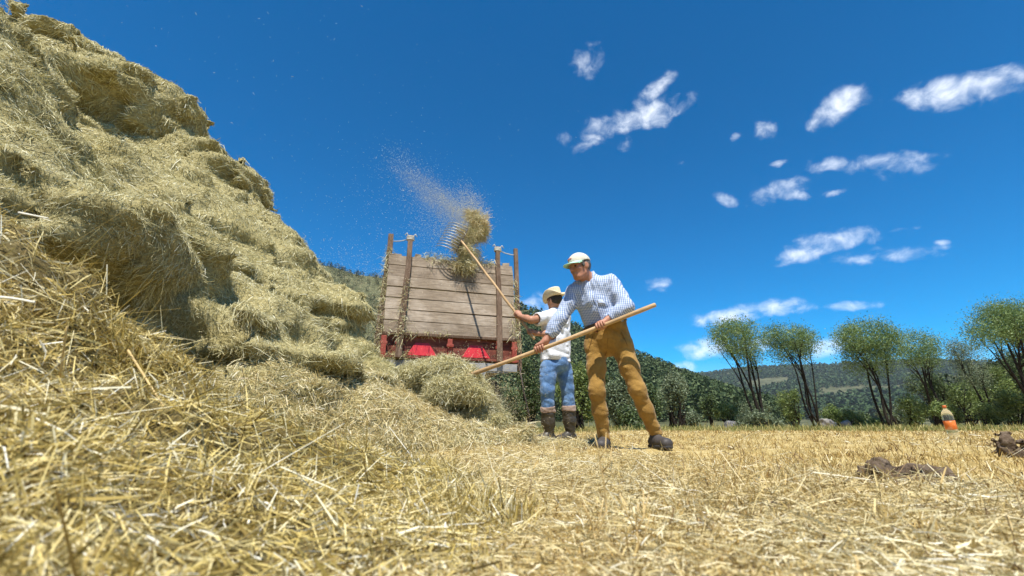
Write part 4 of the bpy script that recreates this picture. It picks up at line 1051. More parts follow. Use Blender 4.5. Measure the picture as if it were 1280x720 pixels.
# twig
TW = mat_noise('dry twig bark', [(.3, (.10,.06,.035)), (.7, (.22,.14,.085))], 40, .9, .4)
a, b_ = g0(G(990, 610), .022), g0(G(1062, 622), .02)
m_ = MB(); m_.tube([a, a*.7+b_*.3+V(0,0,.004), a*.45+b_*.55-V(0,.01,.003), b_], [.0028,.0035,.003,.0018], 6); m_.tube([a*.45+b_*.55, a*.4+b_*.6+V(.02,.04,.012)], [.002,.001], 5)
o = m_.build('twig', TW, None, smooth=True); tag(o, 'thin dark dry twig lying on the stubble', 'twig')
# tall dry weed stalks left standing in front of the camera
def stalk(label, px, Y, hgt, lean, parts=3):
    base = g0(P(px, 600, Y), -.01)
    m_ = MB(); pts = [base+V(lean*t*t*hgt, rng.normal(0, .004), hgt*t) for t in np.linspace(0, 1, 8)]
    m_.tube(pts, [.0022*(1-.5*t) for t in np.linspace(0, 1, 8)], 6)
    for _ in range(parts):
        k = rng.integers(2, 6); s_ = rng.choice([-1, 1]); q = pts[k]
        m_.tube([q, q+V(s_*.012, rng.normal(0, .01), .02), q+V(s_*.02, rng.normal(0, .012), .05)], [.0013,.0012,.0007], 5)
    o = m_.build('dry_stalk', STRAW_STALK, None, smooth=True); return tag(o, label, 'dry stalk', 'dry stalks standing in the foreground')
STRAW_STALK = mat_noise('dry stalk', [(.3, (.42,.28,.10)), (.7, (.64,.48,.22))], 30, .6, .2)
stalk('tallest thin dry stalk standing below the brown-trousered man', 757, .95, .165, -.10, 3)
stalk('forked dry stalk at the bottom edge, right of the tallest stalk', 790, .72, .085, .06, 4)
stalk('short bent dry stalk low in front, left of the tallest stalk', 742, .80, .07, -.25, 2)
# long pale straws sticking out of the stack and mound
def straw(label, a, b_, r, sag=.02):
    a = np.asarray(a); b_ = np.asarray(b_)
    m_ = MB(); m_.tube([a*(1-t)+b_*t-V(0, 0, sag*math.sin(math.pi*t)) for t in np.linspace(0, 1, 7)], [r*(1-.4*t) for t in np.linspace(0, 1, 7)], 6)
    o = m_.build('long_straw', STRAW_STALK, None, smooth=True); return tag(o, label, 'straw')
straw('longest straw slanting across the shaded face of the haystack', P(-10, 232, 2.05), P(204, 336, 2.6), .0035, .02)
WST = mat_noise('bleached straw', [(.3, (.72,.66,.48)), (.7, (.85,.82,.70))], 30, .5, .2)
o = straw('thick bleached straw poking out of the mound at the photo edge', P(-12, 371, .80), P(43, 378, .78), .0032, -.002); o.data.materials.clear(); o.data.materials.append(WST)
o = straw('short bleached straw above the thick bleached one', P(24, 266, .98), P(60, 273, .96), .003, 0); o.data.materials.clear(); o.data.materials.append(WST)
straw('slender upright straw on the dark left flank of the mound', P(75, 470, .78), P(84, 408, .74), .002, 0)
straw('long straw leaning down the crest of the mound', P(160, 438, 1.0), P(212, 520, .92), .0028, 0)
# boulders at the edge of the field
STONE = mat_noise('grey boulder', [(.3, (.16,.15,.14)), (.7, (.34,.32,.30))], 5, .9, .6, 20, 5)
for lab, px, py, hw, hh, Y in [('grey boulder at the foot of the fan-stemmed willow', 1034, 531, 8, 5, 33), ('pale boulder beside the low grey sallow', 914, 533, 7, 4, 32), ('small grey stone right of the rounded green bush', 1058, 532, 5, 3.5, 33)]:
    c = P(px, py, Y); s_ = Y/FPX*1.15; g = SDF(c-hw*s_*1.5, c+hw*s_*1.5, .05); g.ell(c, (hw*s_, hw*s_*.8, hh*s_*1.2), None, k=0, n=2.7); g.ripple(lambda p: .12*fbm(p*2.2, 3, 401), .4)
    v, f = g.mesh(); o = mesh_np('boulder', v, f, STONE); tag(o, lab, 'boulder')
# ================================================================ people
def skin_mat(name, c):
    m, nt, b = newmat(name)
    n = noise_node(nt, 16, 4, .6); r = ramp(nt, [(.3, tuple(x*.78 for x in c)), (.7, tuple(min(1, x*1.15) for x in c))])
    nt.links.new(n.outputs['Fac'], r.inputs[0]); nt.links.new(r.outputs[0], b.inputs['Base Color'])
    b.inputs['Roughness'].default_value = .5; b.inputs['Specular IOR Level'].default_value = .35
    b.inputs['Subsurface Weight'].default_value = .06; b.inputs['Subsurface Radius'].default_value = (.02,.008,.004)
    bump(nt, b, noise_node(nt, 120, 3, .6).outputs['Fac'], .15, .002); return m
def cloth_mat(name, stops, scale=9, weave=400, rough=.85, wr=.35, stretch=None):
    m, nt, b = newmat(name)
    n = noise_node(nt, scale, 6, .65, stretch=stretch); r = ramp(nt, stops)
    nt.links.new(n.outputs['Fac'], r.inputs[0]); nt.links.new(r.outputs[0], b.inputs['Base Color'])
    b.inputs['Roughness'].default_value = rough; b.inputs['Specular IOR Level'].default_value = .2; b.inputs['Sheen Weight'].default_value = .15
    n2 = noise_node(nt, 26, 5, .6, dist=1.2); bump(nt, b, n2.outputs['Fac'], wr, .012); return m
def basis(fwd, up):
    """columns: left, forward, up"""
    u = nrm(up); f = nrm(np.asarray(fwd)-u*np.dot(fwd, u)); return np.stack([np.cross(u, f), f, u], 1)
def head_sdf(g, c, B, s=1.0):
    """c: centre of the skull; B columns left, forward, up"""
    L = lambda x, y, z: c+B@(V(x, y, z)*s)
    g.ell(L(0, -.008, .022), V(.074, .096, .092)*s, B, k=.02)                    # skull
    g.ell(L(0, .030, -.045), V(.053, .062, .072)*s, B, k=.035)                    # face
    g.cap(L(-.016, .066, -.096), L(.016, .066, -.096), .019*s, k=.03)            # chin
    g.cap(L(-.052, .000, -.070), L(-.026, .05, -.098), .012*s, k=.025); g.cap(L(.052, .000, -.070), L(.026, .05, -.098), .012*s, k=.025)   # jaw
    g.cap(L(0, .090, .010), L(0, .115, -.026), .008*s, .012*s, k=.010)           # nose
    g.cap(L(-.011, .098, -.031), L(.011, .098, -.031), .0085*s, k=.008)
    g.cap(L(-.045, .076, .024), L(.045, .076, .024), .012*s, k=.018)             # brow
    g.cap(L(-.048, .062, -.022), L(-.034, .075, -.030), .012*s, k=.02); g.cap(L(.048, .062, -.022), L(.034, .075, -.030), .012*s, k=.02)   # cheeks
    for sx in (-1, 1): g.ell(L(sx*.032, .088, .004), V(.017, .012, .011)*s, B, k=.01, op='sub')  # eye sockets
    g.cap(L(-.018, .094, -.060), L(.018, .094, -.060), .006*s, k=.006); g.cap(L(-.015, .093, -.072), L(.015, .093, -.072), .0065*s, k=.006)           # lips
    g.cap(L(-.024, .104, -.066), L(.024, .104, -.066), .0045*s, k=.002, op='sub')
    for sx in (-1, 1):
        g.ell(L(sx*.078, -.012, -.010), V(.010, .020, .033)*s, B@np.array(Matrix.Rotation(sx*.35, 3, 'Z')), k=.012)
        g.ell(L(sx*.088, -.006, -.006), V(.005, .010, .018)*s, B, k=.006, op='sub')
    return L
def grip(g, at, t, wrist, rp, u_hint, curl=230, flip=1):
    """palm into the body grid, five bent fingers returned as tubes; t = axis of the pole, at = point on it"""
    t = nrm(t); s = np.asarray(wrist)-at; s = nrm(s-t*np.dot(s, t)); u = np.cross(t, s)
    if np.dot(u, u_hint) < 0: u = -u
    pc = at+s*(rp+.016)
    R = np.stack([t, s, u], 1)
    g.ell(pc-u*.004, (.043, .017, .040), R, k=.02, n=2.6)
    g.cap(wrist, pc-u*.012+s*.004, .026, .024, k=.03)
    out = []
    for i in range(4):
        o_ = flip*(.033-.0215*i); ln = (.92, 1.0, .96, .8)[i]; r0 = (.0092, .0096, .0092, .0082)[i]
        c_ = at+t*o_; pts = [pc+t*o_*.92+u*.012-s*.004]
        for a in np.radians([38, 80, 122, 165, 205]):
            a2 = a*ln; kn = 1.16 if abs(a-np.radians(80)) < .1 else 1.0
            pts.append(c_+(rp+r0*.95)*kn*(math.cos(a2)*s+math.sin(a2)*u)-t*flip*.002)
        rr = np.array([1.08, 1.12, 1.1, 1.0, .95, .8])*r0
        out.append((pts+[pts[-1]+nrm(pts[-1]-pts[-2])*.004], np.append(rr, r0*.4)))
    pts = [pc+t*flip*.030+s*.004-u*.006]
    for a, tt in zip(np.radians([-12, -55, -95, -128]), (.046, .054, .050, .044)):
        pts.append(at+t*flip*tt+(rp+.0125)*(math.cos(a)*s+math.sin(a)*u))
    out.append((pts, np.array([.0145, .0135, .0118, .0108, .0075])))
    return out
def body_mesh(name, g, tubes, mat):
    v, f = g.mesh(); v = relax(v, f, 2); parts = [(v, f)]
    for pts, rr in tubes: parts.append(tube_np(*spline(pts, rr), 8))
    return mesh_np(name, *merge(*parts), mat)
def spline(pts, rr, m=3):
    pts = np.asarray(pts); n = len(pts); o, q = [], []
    for i in range(n-1):
        p0, p1, p2, p3 = pts[max(i-1, 0)], pts[i], pts[i+1], pts[min(i+2, n-1)]
        for t in np.arange(m)/m:
            o.append(.5*(2*p1+(p2-p0)*t+(2*p0-5*p1+4*p2-p3)*t*t+(3*p1-p0-3*p2+p3)*t**3)); q.append(rr[i]*(1-t)+rr[i+1]*t)
    o.append(pts[-1]); q.append(rr[-1]); return np.array(o), np.array(q)
def box_of(pts, m): p = np.asarray(pts); return p.min(0)-m, p.max(0)+m
def wrinkles(seed, amp, sc=11, st=(1, 1, 1)):
    st = np.asarray(st, np.float32)
    def fn(p):
        q = p*st*sc; w = np.stack([fbm(q*.5+3, 1, seed+5), fbm(q*.5+7, 1, seed+6), fbm(q*.5, 1, seed+7)], -1)
        return amp*(1-2.2*np.abs(fbm(q+.9*w, 2, seed)))*.8
    return fn
HAIR = mat_noise('grey hair', [(.3, (.05,.045,.04)), (.7, (.16,.15,.14))], 60, .7, .5, 140, 3)
EYE = mat_plain('eye', (.03,.022,.018), .25, var=.1)

# ---------------------------------------------------------------- man in the check shirt
SK1 = skin_mat('sunburnt skin', (.40,.185,.115))
Lsh, Rsh = P(764,355,3.78), P(721,364,3.90)
Lel, Lwr = P(783,384,3.66), P(759,400,3.55)
Rel, Rwr = P(700,399,3.83), P(681,429,3.84)
pole = nrm(B1-A1)
def on_pole(px):
    t = np.linspace(0, 1, 400); pts = A1[None]*(1-t[:, None])+B1[None]*t[:, None]
    d = pts-V(0, 0, H); sx = 640+FPX*d[:, 0]/(d[:, 1]*cp+d[:, 2]*sp)
    return pts[np.argmin(abs(sx-px))]-V(0, 0, .008)
gL, gR = on_pole(751), on_pole(675)
Lwr = gL+nrm(Lel-gL)*.085+V(0, .03, .01); Rwr = gR+nrm(Rel-gR)*.085
pel = P(762,424,3.86); wst = P(759,404,3.87); chs = P(746,374,3.86); nkb = P(741,353,3.86)
hc = P(725,334,3.78)
Lhip, Rhip = P(777,432,3.83), P(745,432,3.92)
Lkn, Rkn = P(797,488,3.76), P(746,488,3.84)
Lan, Ran = P(819,541,3.86), P(755,546,3.93)
head_f = nrm(V(-.78, -.50, -.30)); head_u = nrm(V(-.22, -.02, 1)); Bh = basis(head_f, head_u)
if 0: print('lens', [round(float(np.linalg.norm(a-b_)), 3) for a, b_ in ((Lsh,Lel),(Lel,Lwr),(Rsh,Rel),(Rel,Rwr),(Lhip,Lkn),(Lkn,Lan),(Rhip,Rkn),(Rkn,Ran),(Lsh,Rsh),(pel,nkb))])
allp = [Lsh,Rsh,Lel,Rel,gL,gR,hc+V(0,0,.16),Lan-V(0,0,.12),Ran-V(0,0,.12),Lkn,Rkn,pel]
lo, hi = box_of(allp, .2)
g = SDF(lo, hi, .0075)
LH = head_sdf(g, hc, Bh, 1.0)
g.cap(LH(0, -.012, -.05), nkb+V(0, .0, -.01), .052, .062, k=.03)
tL, tR = (Lsh-chs), (Rsh-chs)
for sh, hp in ((Lsh, Lhip), (Rsh, Rhip)):
    g.cap(sh*.72+nkb*.28-V(0, 0, .04), hp*.55+pel*.45+V(0,0,.03), .080, .085, k=.06)
g.cap(nkb-V(0, 0, .04), wst, .09, .10, k=.06)
for sh, el, wr in ((Lsh, Lel, Lwr), (Rsh, Rel, Rwr)):
    g.path([sh, el, el*.55+wr*.45, wr], [.050, .038, .038, .027], k=.02)
for hp, kn, an in ((Lhip, Lkn, Lan), (Rhip, Rkn, Ran)):
    g.path([hp, kn, kn*.6+an*.4, an], [.072, .048, .047, .034], k=.03)
tubes = grip(g, gL, pole, Lwr, .0175, V(-.2, -1, .3), flip=1)+grip(g, gR, pole, Rwr, .0175, V(0, -1, .3), flip=1)
man1 = body_mesh('person', g, tubes, SK1)
tag(man1, 'man in blue striped shirt, brown trousers and pale cap leaning on a long hay fork', 'person')
# shirt
STR = bpy.data.materials.new('blue striped shirt'); STR.use_nodes = True; nt = STR.node_tree; b = nt.nodes['Principled BSDF']
tcx = nt.nodes.new('ShaderNodeTexCoord')
def wave(rot, sc, dist):
    mp = nt.nodes.new('ShaderNodeMapping'); mp.inputs['Rotation'].default_value = rot; nt.links.new(tcx.outputs['Object'], mp.inputs[0])
    w_ = nt.nodes.new('ShaderNodeTexWave'); w_.wave_type = 'BANDS'; w_.bands_direction = 'X'; w_.inputs['Scale'].default_value = sc; w_.inputs['Distortion'].default_value = dist
    w_.inputs['Detail'].default_value = 1; w_.inputs['Detail Scale'].default_value = .4
    nt.links.new(mp.outputs[0], w_.inputs[0]); return w_.outputs['Fac']
w1 = wave((0, math.radians(12), math.radians(35)), 21, 1.2); w2 = wave((0, math.radians(80), 0), 16, 1.0)
r1 = ramp(nt, [(.25, (.23,.30,.47)), (.5, (.40,.46,.60)), (.72, (.57,.62,.70))]); nt.links.new(w1, r1.inputs[0])
r2 = ramp(nt, [(.15, (.55,.64,.80)), (.35, (1,1,1))]); nt.links.new(w2, r2.inputs[0])
mxs = nt.nodes.new('ShaderNodeMix'); mxs.data_type = 'RGBA'; mxs.blend_type = 'MULTIPLY'; mxs.inputs[0].default_value = .7
nt.links.new(r1.outputs[0], mxs.inputs[6]); nt.links.new(r2.outputs[0], mxs.inputs[7]); nt.links.new(mxs.outputs[2], b.inputs['Base Color'])
b.inputs['Roughness'].default_value = .85; b.inputs['Specular IOR Level'].default_value = .2
bump(nt, b, noise_node(nt, 24, 5, .6, dist=1.5).outputs['Fac'], .45, .012)
g = SDF(*box_of([Lsh,Rsh,Lel,Rel,Lwr,Rwr,pel,nkb], .17), .0085)
for sh, hp in ((Lsh, Lhip), (Rsh, Rhip)):
    g.cap(sh*.70+nkb*.30-V(0, 0, .045), hp*.5+pel*.5+V(0, 0, .05), .108, .100, k=.07)
g.cap(nkb-V(0, 0, .055), wst+V(0, -.01, .02), .105, .125, k=.07)
g.cap(chs+V(-.02, -.06, -.05), wst+V(-.02, -.05, .03), .08, .085, k=.06)          # loose front
for sh in (Lsh, Rsh): g.cap(nkb-V(0, 0, .015), sh, .062, .072, k=.05)
for sh, el, wr, q in ((Lsh, Lel, Lwr, .92), (Rsh, Rel, Rwr, .80)):
    e = el*(1-q)+wr*q
    g.path([sh, sh*.5+el*.5, el, el*.5+e*.5, e], [.078, .072, .064, .062, .047], k=.03, flat=True)
bl = basis(V(-.55, -.8, 0), nrm(nkb-pel))
g.cap(nkb+V(0, 0, .005), nkb+(hc-nkb)*.42, .068, .068, k=.02, flat=True)          # collar
g.cap(nkb-V(0, 0, .03), nkb+(hc-nkb)*.9, .058, .055, k=.0, op='sub')
pn = nrm(nkb-wst); g.plane_cut(wst-pn*.04, -pn)
g.ripple(lambda p: wrinkles(501, .010, 7, (1.8, 1, .9))(p)+wrinkles(507, .003, 22, (1, 1, 1.2))(p), .06)
shirt1 = g.build('shirt', STR, man1, 1)
# collar leaves, chest pocket, cuffs
front = nrm(V(-.45, -.89, .0))
def surf_point(px, py, depth): return P(px, py, depth)
# trousers
TRO = cloth_mat('ochre brown corduroy trousers', [(.3, (.22,.12,.026)), (.55, (.33,.188,.043)), (.78, (.42,.25,.075))], 7, wr=.5)
g = SDF(*box_of([Lhip,Rhip,Lkn,Rkn,Lan,Ran,wst], .17), .0085)
g.cap(wst+pn*.07, pel, .140, .132, k=.06)
for hp, kn, an in ((Lhip, Lkn, Lan), (Rhip, Rkn, Ran)):
    g.cap(wst+(hp-pel)*.55+pn*.04, hp, .112, .096, k=.05)
    a2 = an+nrm(kn-an)*.035
    g.path([hp, hp*.5+kn*.5, kn, kn*.5+a2*.5, a2-nrm(kn-an)*.06], [.093, .079, .065, .061, .052], k=.04, flat=True)
g.cap(pel+V(-.005, .07, -.03), pel+V(0, .05, .06), .10, .09, k=.06)
g.plane_cut(wst+pn*.016, pn)
def tro_r(p):
    low = np.clip((.45-p[:, 2])/.3, 0, 1)
    return wrinkles(511, .0050, 9, (1, 1, 1.5))(p)+wrinkles(517, .0022, 24, (1, 1, 1.5))(p)+low*.0028*np.sin(p[:, 2]*95+9*fbm(p*7, 2, 515))
g.ripple(tro_r, .05)
tro1 = g.build('trousers', TRO, man1, 1)
# back pocket seam / fly and belt
LEATHER = mat_plain('brown leather', (.04,.022,.014), .45, spec=.5, scale=25)
bx_ = np.stack([nrm(Lhip-Rhip-pn*np.dot(Lhip-Rhip, pn)), np.cross(pn, nrm(Lhip-Rhip-pn*np.dot(Lhip-Rhip, pn))), pn], 1)
ring = [wst-pn*.018+bx_[:, 0]*.172*math.cos(t)+bx_[:, 1]*.142*math.sin(t) for t in np.linspace(0, 2*math.pi, 41)]
def strap(name, pts, half_h, half_t, nvec, mat, parent):
    vs, fs = [], []
    for i, p in enumerate(pts):
        tdir = nrm(pts[min(i+1, len(pts)-1)]-pts[max(i-1, 0)]); o_ = np.cross(tdir, nvec); o_ = nrm(o_)
        vs += [p+nvec*half_h+o_*half_t, p+nvec*half_h-o_*half_t, p-nvec*half_h-o_*half_t, p-nvec*half_h+o_*half_t]
    for i in range(len(pts)-1):
        for q in range(4): fs.append((4*i+q, 4*i+(q+1) % 4, 4*i+4+(q+1) % 4, 4*i+4+q))
    return MB().add(vs, fs).build(name, mat, parent, smooth=False)
BELT_C = wst-pn*.006
def belt_ring(garments, c, B, n=44, off=.004):
    """follow the clothes: farthest vertex near the belt plane in each direction"""
    vs_ = np.concatenate([np.array([v.co for v in o.data.vertices]) for o in garments]); q = (vs_-c)@B
    q = q[(abs(q[:, 2]) < .03) & (np.hypot(q[:, 0], q[:, 1]) < .30)]
    a = np.arctan2(q[:, 1], q[:, 0]); r = np.hypot(q[:, 0], q[:, 1]); pts = []
    R = []
    for t in np.linspace(-math.pi, math.pi, n+1)[:-1]:
        d = np.abs((a-t+math.pi) % (2*math.pi)-math.pi) < .12; R.append(r[d].max() if d.any() else .15)
    R = np.array(R); R = np.mean([np.roll(R, k) for k in (-2,-1,0,1,2)], 0)+off
    for t, rr in zip(np.linspace(-math.pi, math.pi, n+1)[:-1], R): pts.append(c+B[:, 0]*rr*math.cos(t)+B[:, 1]*rr*math.sin(t))
    return pts+[pts[0]]
rg = belt_ring([tro1], BELT_C, bx_)
belt = strap('belt', rg, .023, .004, pn, LEATHER, man1)
fr = min(rg, key=lambda p: p[1]+.35*p[0])
MB().box(fr-V(0, .006, 0), (.024, .005, .021), bx_).build('buckle', BRIGHT, belt, bevel=.003)
# chest pocket on the left breast and button placket
vs_ = np.array([v.co for v in shirt1.data.vertices])
def on_cloth(vs_, px, py, rad=3.0):
    d = vs_-V(0, 0, H); zc = d[:, 1]*cp+d[:, 2]*sp; sx = 640+FPX*d[:, 0]/zc; sy = 360-FPX*(d[:, 2]*cp-d[:, 1]*sp)/zc
    m_ = np.hypot(sx-px, sy-py) < rad
    q = vs_[m_]; return q[np.argmin(np.linalg.norm(q-V(0, 0, H), axis=1))]
def patch(name, corners, nx, ny, mat, parent, off=.005, th=.003, vs_=vs_):
    """small cloth panel laid on a garment"""
    c = np.asarray(corners, float); G = []
    for i in range(nx+1):
        for j in range(ny+1):
            u, t = i/nx, j/ny; q = (c[0]*(1-u)+c[1]*u)*(1-t)+(c[3]*(1-u)+c[2]*u)*t; G.append(on_cloth(vs_, q[0], q[1]))
    G = np.array(G).reshape(nx+1, ny+1, 3)
    for _ in range(2):
        Gp = np.pad(G, ((1,1),(1,1),(0,0)), 'edge'); G = (G*2+Gp[:-2,1:-1]+Gp[2:,1:-1]+Gp[1:-1,:-2]+Gp[1:-1,2:])/6
    toc = np.array([nrm(V(0, 0, H)-q) for q in G.reshape(-1, 3)]).reshape(G.shape)
    top = (G+toc*off).reshape(-1, 3); bot = (G+toc*(off-th-.004)).reshape(-1, 3); I = np.arange((nx+1)*(ny+1)).reshape(nx+1, ny+1); k = I.size
    fs = []
    for i in range(nx):
        for j in range(ny): fs += [(I[i,j], I[i+1,j], I[i+1,j+1], I[i,j+1]), (I[i,j+1]+k, I[i+1,j+1]+k, I[i+1,j]+k, I[i,j]+k)]
    for i in range(nx): fs += [(I[i,0]+k, I[i+1,0]+k, I[i+1,0], I[i,0]), (I[i,ny], I[i+1,ny], I[i+1,ny]+k, I[i,ny]+k)]
    for j in range(ny): fs += [(I[0,j], I[0,j+1], I[0,j+1]+k, I[0,j]+k), (I[nx,j]+k, I[nx,j+1]+k, I[nx,j+1], I[nx,j])]
    return MB().add(np.concatenate([top, bot]), fs).build(name, mat, parent, smooth=True)
try:
    pk = patch('chest_pocket', [(746,366),(758,367),(758,381),(747,381)], 5, 5, STR, shirt1)
    patch('pocket_patch', [(747,372),(754,371),(756,378),(749,379)], 3, 3, mat_plain('pale blue patch', (.55,.62,.78), .8), shirt1, off=.009)
except Exception as e: print('pocket', e)
# trouser seams and pocket openings
vt_ = np.array([v.co for v in tro1.data.vertices]); SEAM = mat_plain('trouser seam', (.17,.085,.02), .9)
try:
    patch('fly_seam', [(757,420),(758.6,420),(759.4,446),(757.8,446)], 1, 8, SEAM, tro1, off=.003, th=.002, vs_=vt_)
    patch('pocket_opening', [(738,418),(739.4,418),(733.4,438),(732.0,438)], 1, 7, SEAM, tro1, off=.003, th=.002, vs_=vt_)
    patch('pocket_opening', [(778,413),(779.4,413),(788,432),(786.4,432)], 1, 7, SEAM, tro1, off=.003, th=.002, vs_=vt_)
    patch('button_placket', [(739,364),(742,364),(752,404),(748.6,404)], 1, 12, STR, shirt1, off=.005)
except Exception as e: print('seams', e)
# shoes
SHOE = mat_plain('dusty dark leather', (.055,.048,.045), .6, spec=.35, scale=18); SOLE = mat_plain('rubber sole', (.03,.028,.027), .8)
def shoe(an, toe_dir, L, parent, strapc=None, mat=SHOE, high=.09, kind='shoe'):
    td = nrm(V(toe_dir[0], toe_dir[1], 0)); sd = V(-td[1], td[0], 0); z0 = float(ground_z(np.array([an[0]]), np.array([an[1]]))[0])+.004
    B = np.stack([sd, td, V(0, 0, 1)], 1); c = V(an[0], an[1], z0)
    g = SDF(c-.34, c+.34, .006)
    heel = c-td*.05; toe = c+td*(L-.10)
    g.path([heel+V(0,0,.045), c+td*.06+V(0,0,.045), toe+V(0,0,.038)], [.040,.044,.040], k=.02)
    g.cap(toe+sd*.012+V(0,0,.034), toe-sd*.012+V(0,0,.034), .036, k=.02)
    g.cap(c-td*.005+V(0,0,.05), an+V(0, 0, 0), .044, .046, k=.03)
    g.plane_cut(c+V(0, 0, .016), V(0, 0, -1)); g.plane_cut(c+V(0, 0, high+.03), V(0, 0, 1))
    o = g.build(kind, mat, parent, 1)
    q = SDF(c-.34, c+.34, .006)
    for p0, p1, r in ((heel, c+td*.06, .044), (c+td*.06, toe, .046)): q.cap(p0+V(0,0,.012), p1+V(0,0,.012), r, k=.01)
    q.plane_cut(c+V(0,0,.024), V(0,0,1)); q.plane_cut(c-V(0,0,.003), V(0,0,-1)); q.build('sole', SOLE, o, 1)
    return o
s_ = shoe(Lan, V(.22, -.97, 0), .255, man1); s2_ = shoe(Ran, V(-.35, -.93, 0), .255, man1)
# eyes, hair, cap
for sx in (-1, 1):
    g = SDF(LH(sx*.03, .085, .004)-.03, LH(sx*.03, .085, .004)+.03, .003); g.ell(LH(sx*.031, .0775, .003), (.0115,.0095,.0085), Bh, k=0); g.build('eye', EYE, man1, 1)
g = SDF(hc-.16, hc+.16, .005); g.ell(LH(0, -.018, .022), (.079, .094, .094), Bh, k=0); g.plane_cut(LH(0, .035, 0), Bh@V(0, 1, .0)); g.plane_cut(LH(0, 0, -.055), Bh@V(0, .25, -1))
g.cap(LH(-.078, .028, .03), LH(-.074, .026, -.02), .008, k=.01); g.cap(LH(.078, .028, .03), LH(.074, .026, -.02), .008, k=.01)
g.ripple(lambda p: .004*fbm(p*60, 2, 551), .03); g.build('hair', HAIR, man1, 1)
CAPW = cloth_mat('cream cap cloth', [(.3, (.50,.47,.37)), (.7, (.66,.63,.52))], 20, wr=.25); CAPG = cloth_mat('mint green cap brim', [(.3, (.34,.62,.46)), (.7, (.44,.72,.55))], 20, wr=.15)
g = SDF(hc-.2, hc+.22, .0045); g.ell(LH(0, -.008, .042), (.087, .109, .092), Bh, k=0); g.ell(LH(0, -.008, .030), (.082, .103, .082), Bh, k=.0, op='sub')
g.plane_cut(LH(0, 0, .036), Bh@V(0, -.10, -1)); g.ell(LH(0, -.01, .134), (.010,.010,.006), Bh, k=.005)
cap1 = g.build('cap', CAPW, man1, 1)
vs2, fs2 = [], []
na_, nr_ = 19, 6
for top in (0, 1):
    for i in range(na_):
        a = math.radians(-78+156*i/(na_-1))
        for j in range(nr_):
            t = j/(nr_-1); rx, ry = .086+.002*t, .104+.078*t*math.cos(a)**.6 if math.cos(a) > 0 else .104
            x_ = rx*math.sin(a)*(1-.10*t); y_ = -.008+.104*math.cos(a)+.080*t*max(0, math.cos(a))**.55
            vs2.append(LH(x_, y_, .040-.020*t-.16*x_*x_*14*.35*(.4+.6*t)*1.6+(.0028 if top else -.0005)))
n_ = na_*nr_
for i in range(na_-1):
    for j in range(nr_-1):
        a_ = i*nr_+j; fs2 += [(a_, a_+1, a_+nr_+1, a_+nr_), (n_+a_+nr_, n_+a_+nr_+1, n_+a_+1, n_+a_)]
    fs2 += [(i*nr_+nr_-1, n_+i*nr_+nr_-1, n_+(i+1)*nr_+nr_-1, (i+1)*nr_+nr_-1), (i*nr_, (i+1)*nr_, n_+(i+1)*nr_, n_+i*nr_)]
for j in range(nr_-1): fs2 += [(j, n_+j, n_+j+1, j+1), ((na_-1)*nr_+j+1, n_+(na_-1)*nr_+j+1, n_+(na_-1)*nr_+j, (na_-1)*nr_+j)]
MB().add(vs2, fs2).build('cap_brim', CAPG, cap1, smooth=True)
em = MB(); 
for q in range(3):
    e0 = LH(-.022+.018*q, .0955-.004*abs(q-1), .066+.004*(q == 1)); em.box(e0+Bh@V(.0, -.001, .006), (.007, .005, .010), Bh@np.array(Matrix.Rotation(-.55, 3, 'X')))
em.build('cap_badge', mat_plain('faded red print', (.55,.20,.15), .8), cap1, bevel=.002)

# ---------------------------------------------------------------- man in the straw hat, seen from behind
SK2 = skin_mat('tanned skin', (.42,.21,.13))
Lsh, Rsh = P(685,397,5.36), P(705,395,5.58)
on2 = lambda f: A2*(1-f)+B2*f-V(0, 0, .0)
def at_px(A, B, py):
    t = np.linspace(0, 1, 400); pts = A[None]*(1-t[:, None])+B[None]*t[:, None]; d = pts-V(0, 0, H); zc = d[:, 1]*cp+d[:, 2]*sp
    return pts[np.argmin(abs(360-FPX*(d[:, 2]*cp-d[:, 1]*sp)/zc-py))]
hU, hD = at_px(A2, B2, 394), at_px(A2, B2, 416)
Lel, Rel = P(664,400,5.22), P(690,418,5.30)
Lwr = hU+nrm(Lel-hU)*.085; Rwr = hD+nrm(Rel-hD)*.085
nkb = P(696,388,5.47); hc = P(693,376,5.43); pel = P(695,452,5.48); wst = P(695,436,5.48); chs = P(695,408,5.47)
Lhip, Rhip = P(686,459,5.40), P(704,459,5.55)
Lkn, Rkn = P(684,487,5.36), P(709,485,5.56)
Lan, Ran = P(686,538,5.44), P(713,542,5.60)
Lan[2] = .115; Ran[2] = .115
head_f = nrm(V(-.60, .78, -.12)); Bh = basis(head_f, V(-.06, 0, 1))
lo, hi = box_of([Lsh,Rsh,Lel,Rel,hU,hD,hc+V(0,0,.15),Lan-V(0,0,.1),Ran,Lkn,Rkn,pel], .2)
g = SDF(lo, hi, .0095)
LH = head_sdf(g, hc, Bh, 1.0)
g.cap(LH(0, -.012, -.05), nkb-V(0, 0, .02), .052, .062, k=.03)
for sh, hp in ((Lsh, Lhip), (Rsh, Rhip)): g.cap(sh*.72+nkb*.28-V(0, 0, .05), hp*.6+pel*.4, .075, .075, k=.05)
g.cap(nkb-V(0, 0, .06), wst, .08, .09, k=.06)
for sh, el, wr in ((Lsh, Lel, Lwr), (Rsh, Rel, Rwr)): g.path([sh, el, el*.6+wr*.4, wr], [.055, .043, .042, .028], k=.02)
for hp, kn, an in ((Lhip, Lkn, Lan), (Rhip, Rkn, Ran)): g.path([hp, kn, kn*.6+an*.4, an], [.078, .052, .052, .038], k=.03)
tubes = grip(g, hU, d2, Lwr, .016, V(-.3, -1, .2), flip=1)+grip(g, hD, d2, Rwr, .016, V(-.3, -1, .2), flip=1)
man2 = body_mesh('person', g, tubes, SK2)
tag(man2, 'man in straw hat, white t-shirt, jeans and rubber boots raising a tined fork', 'person')
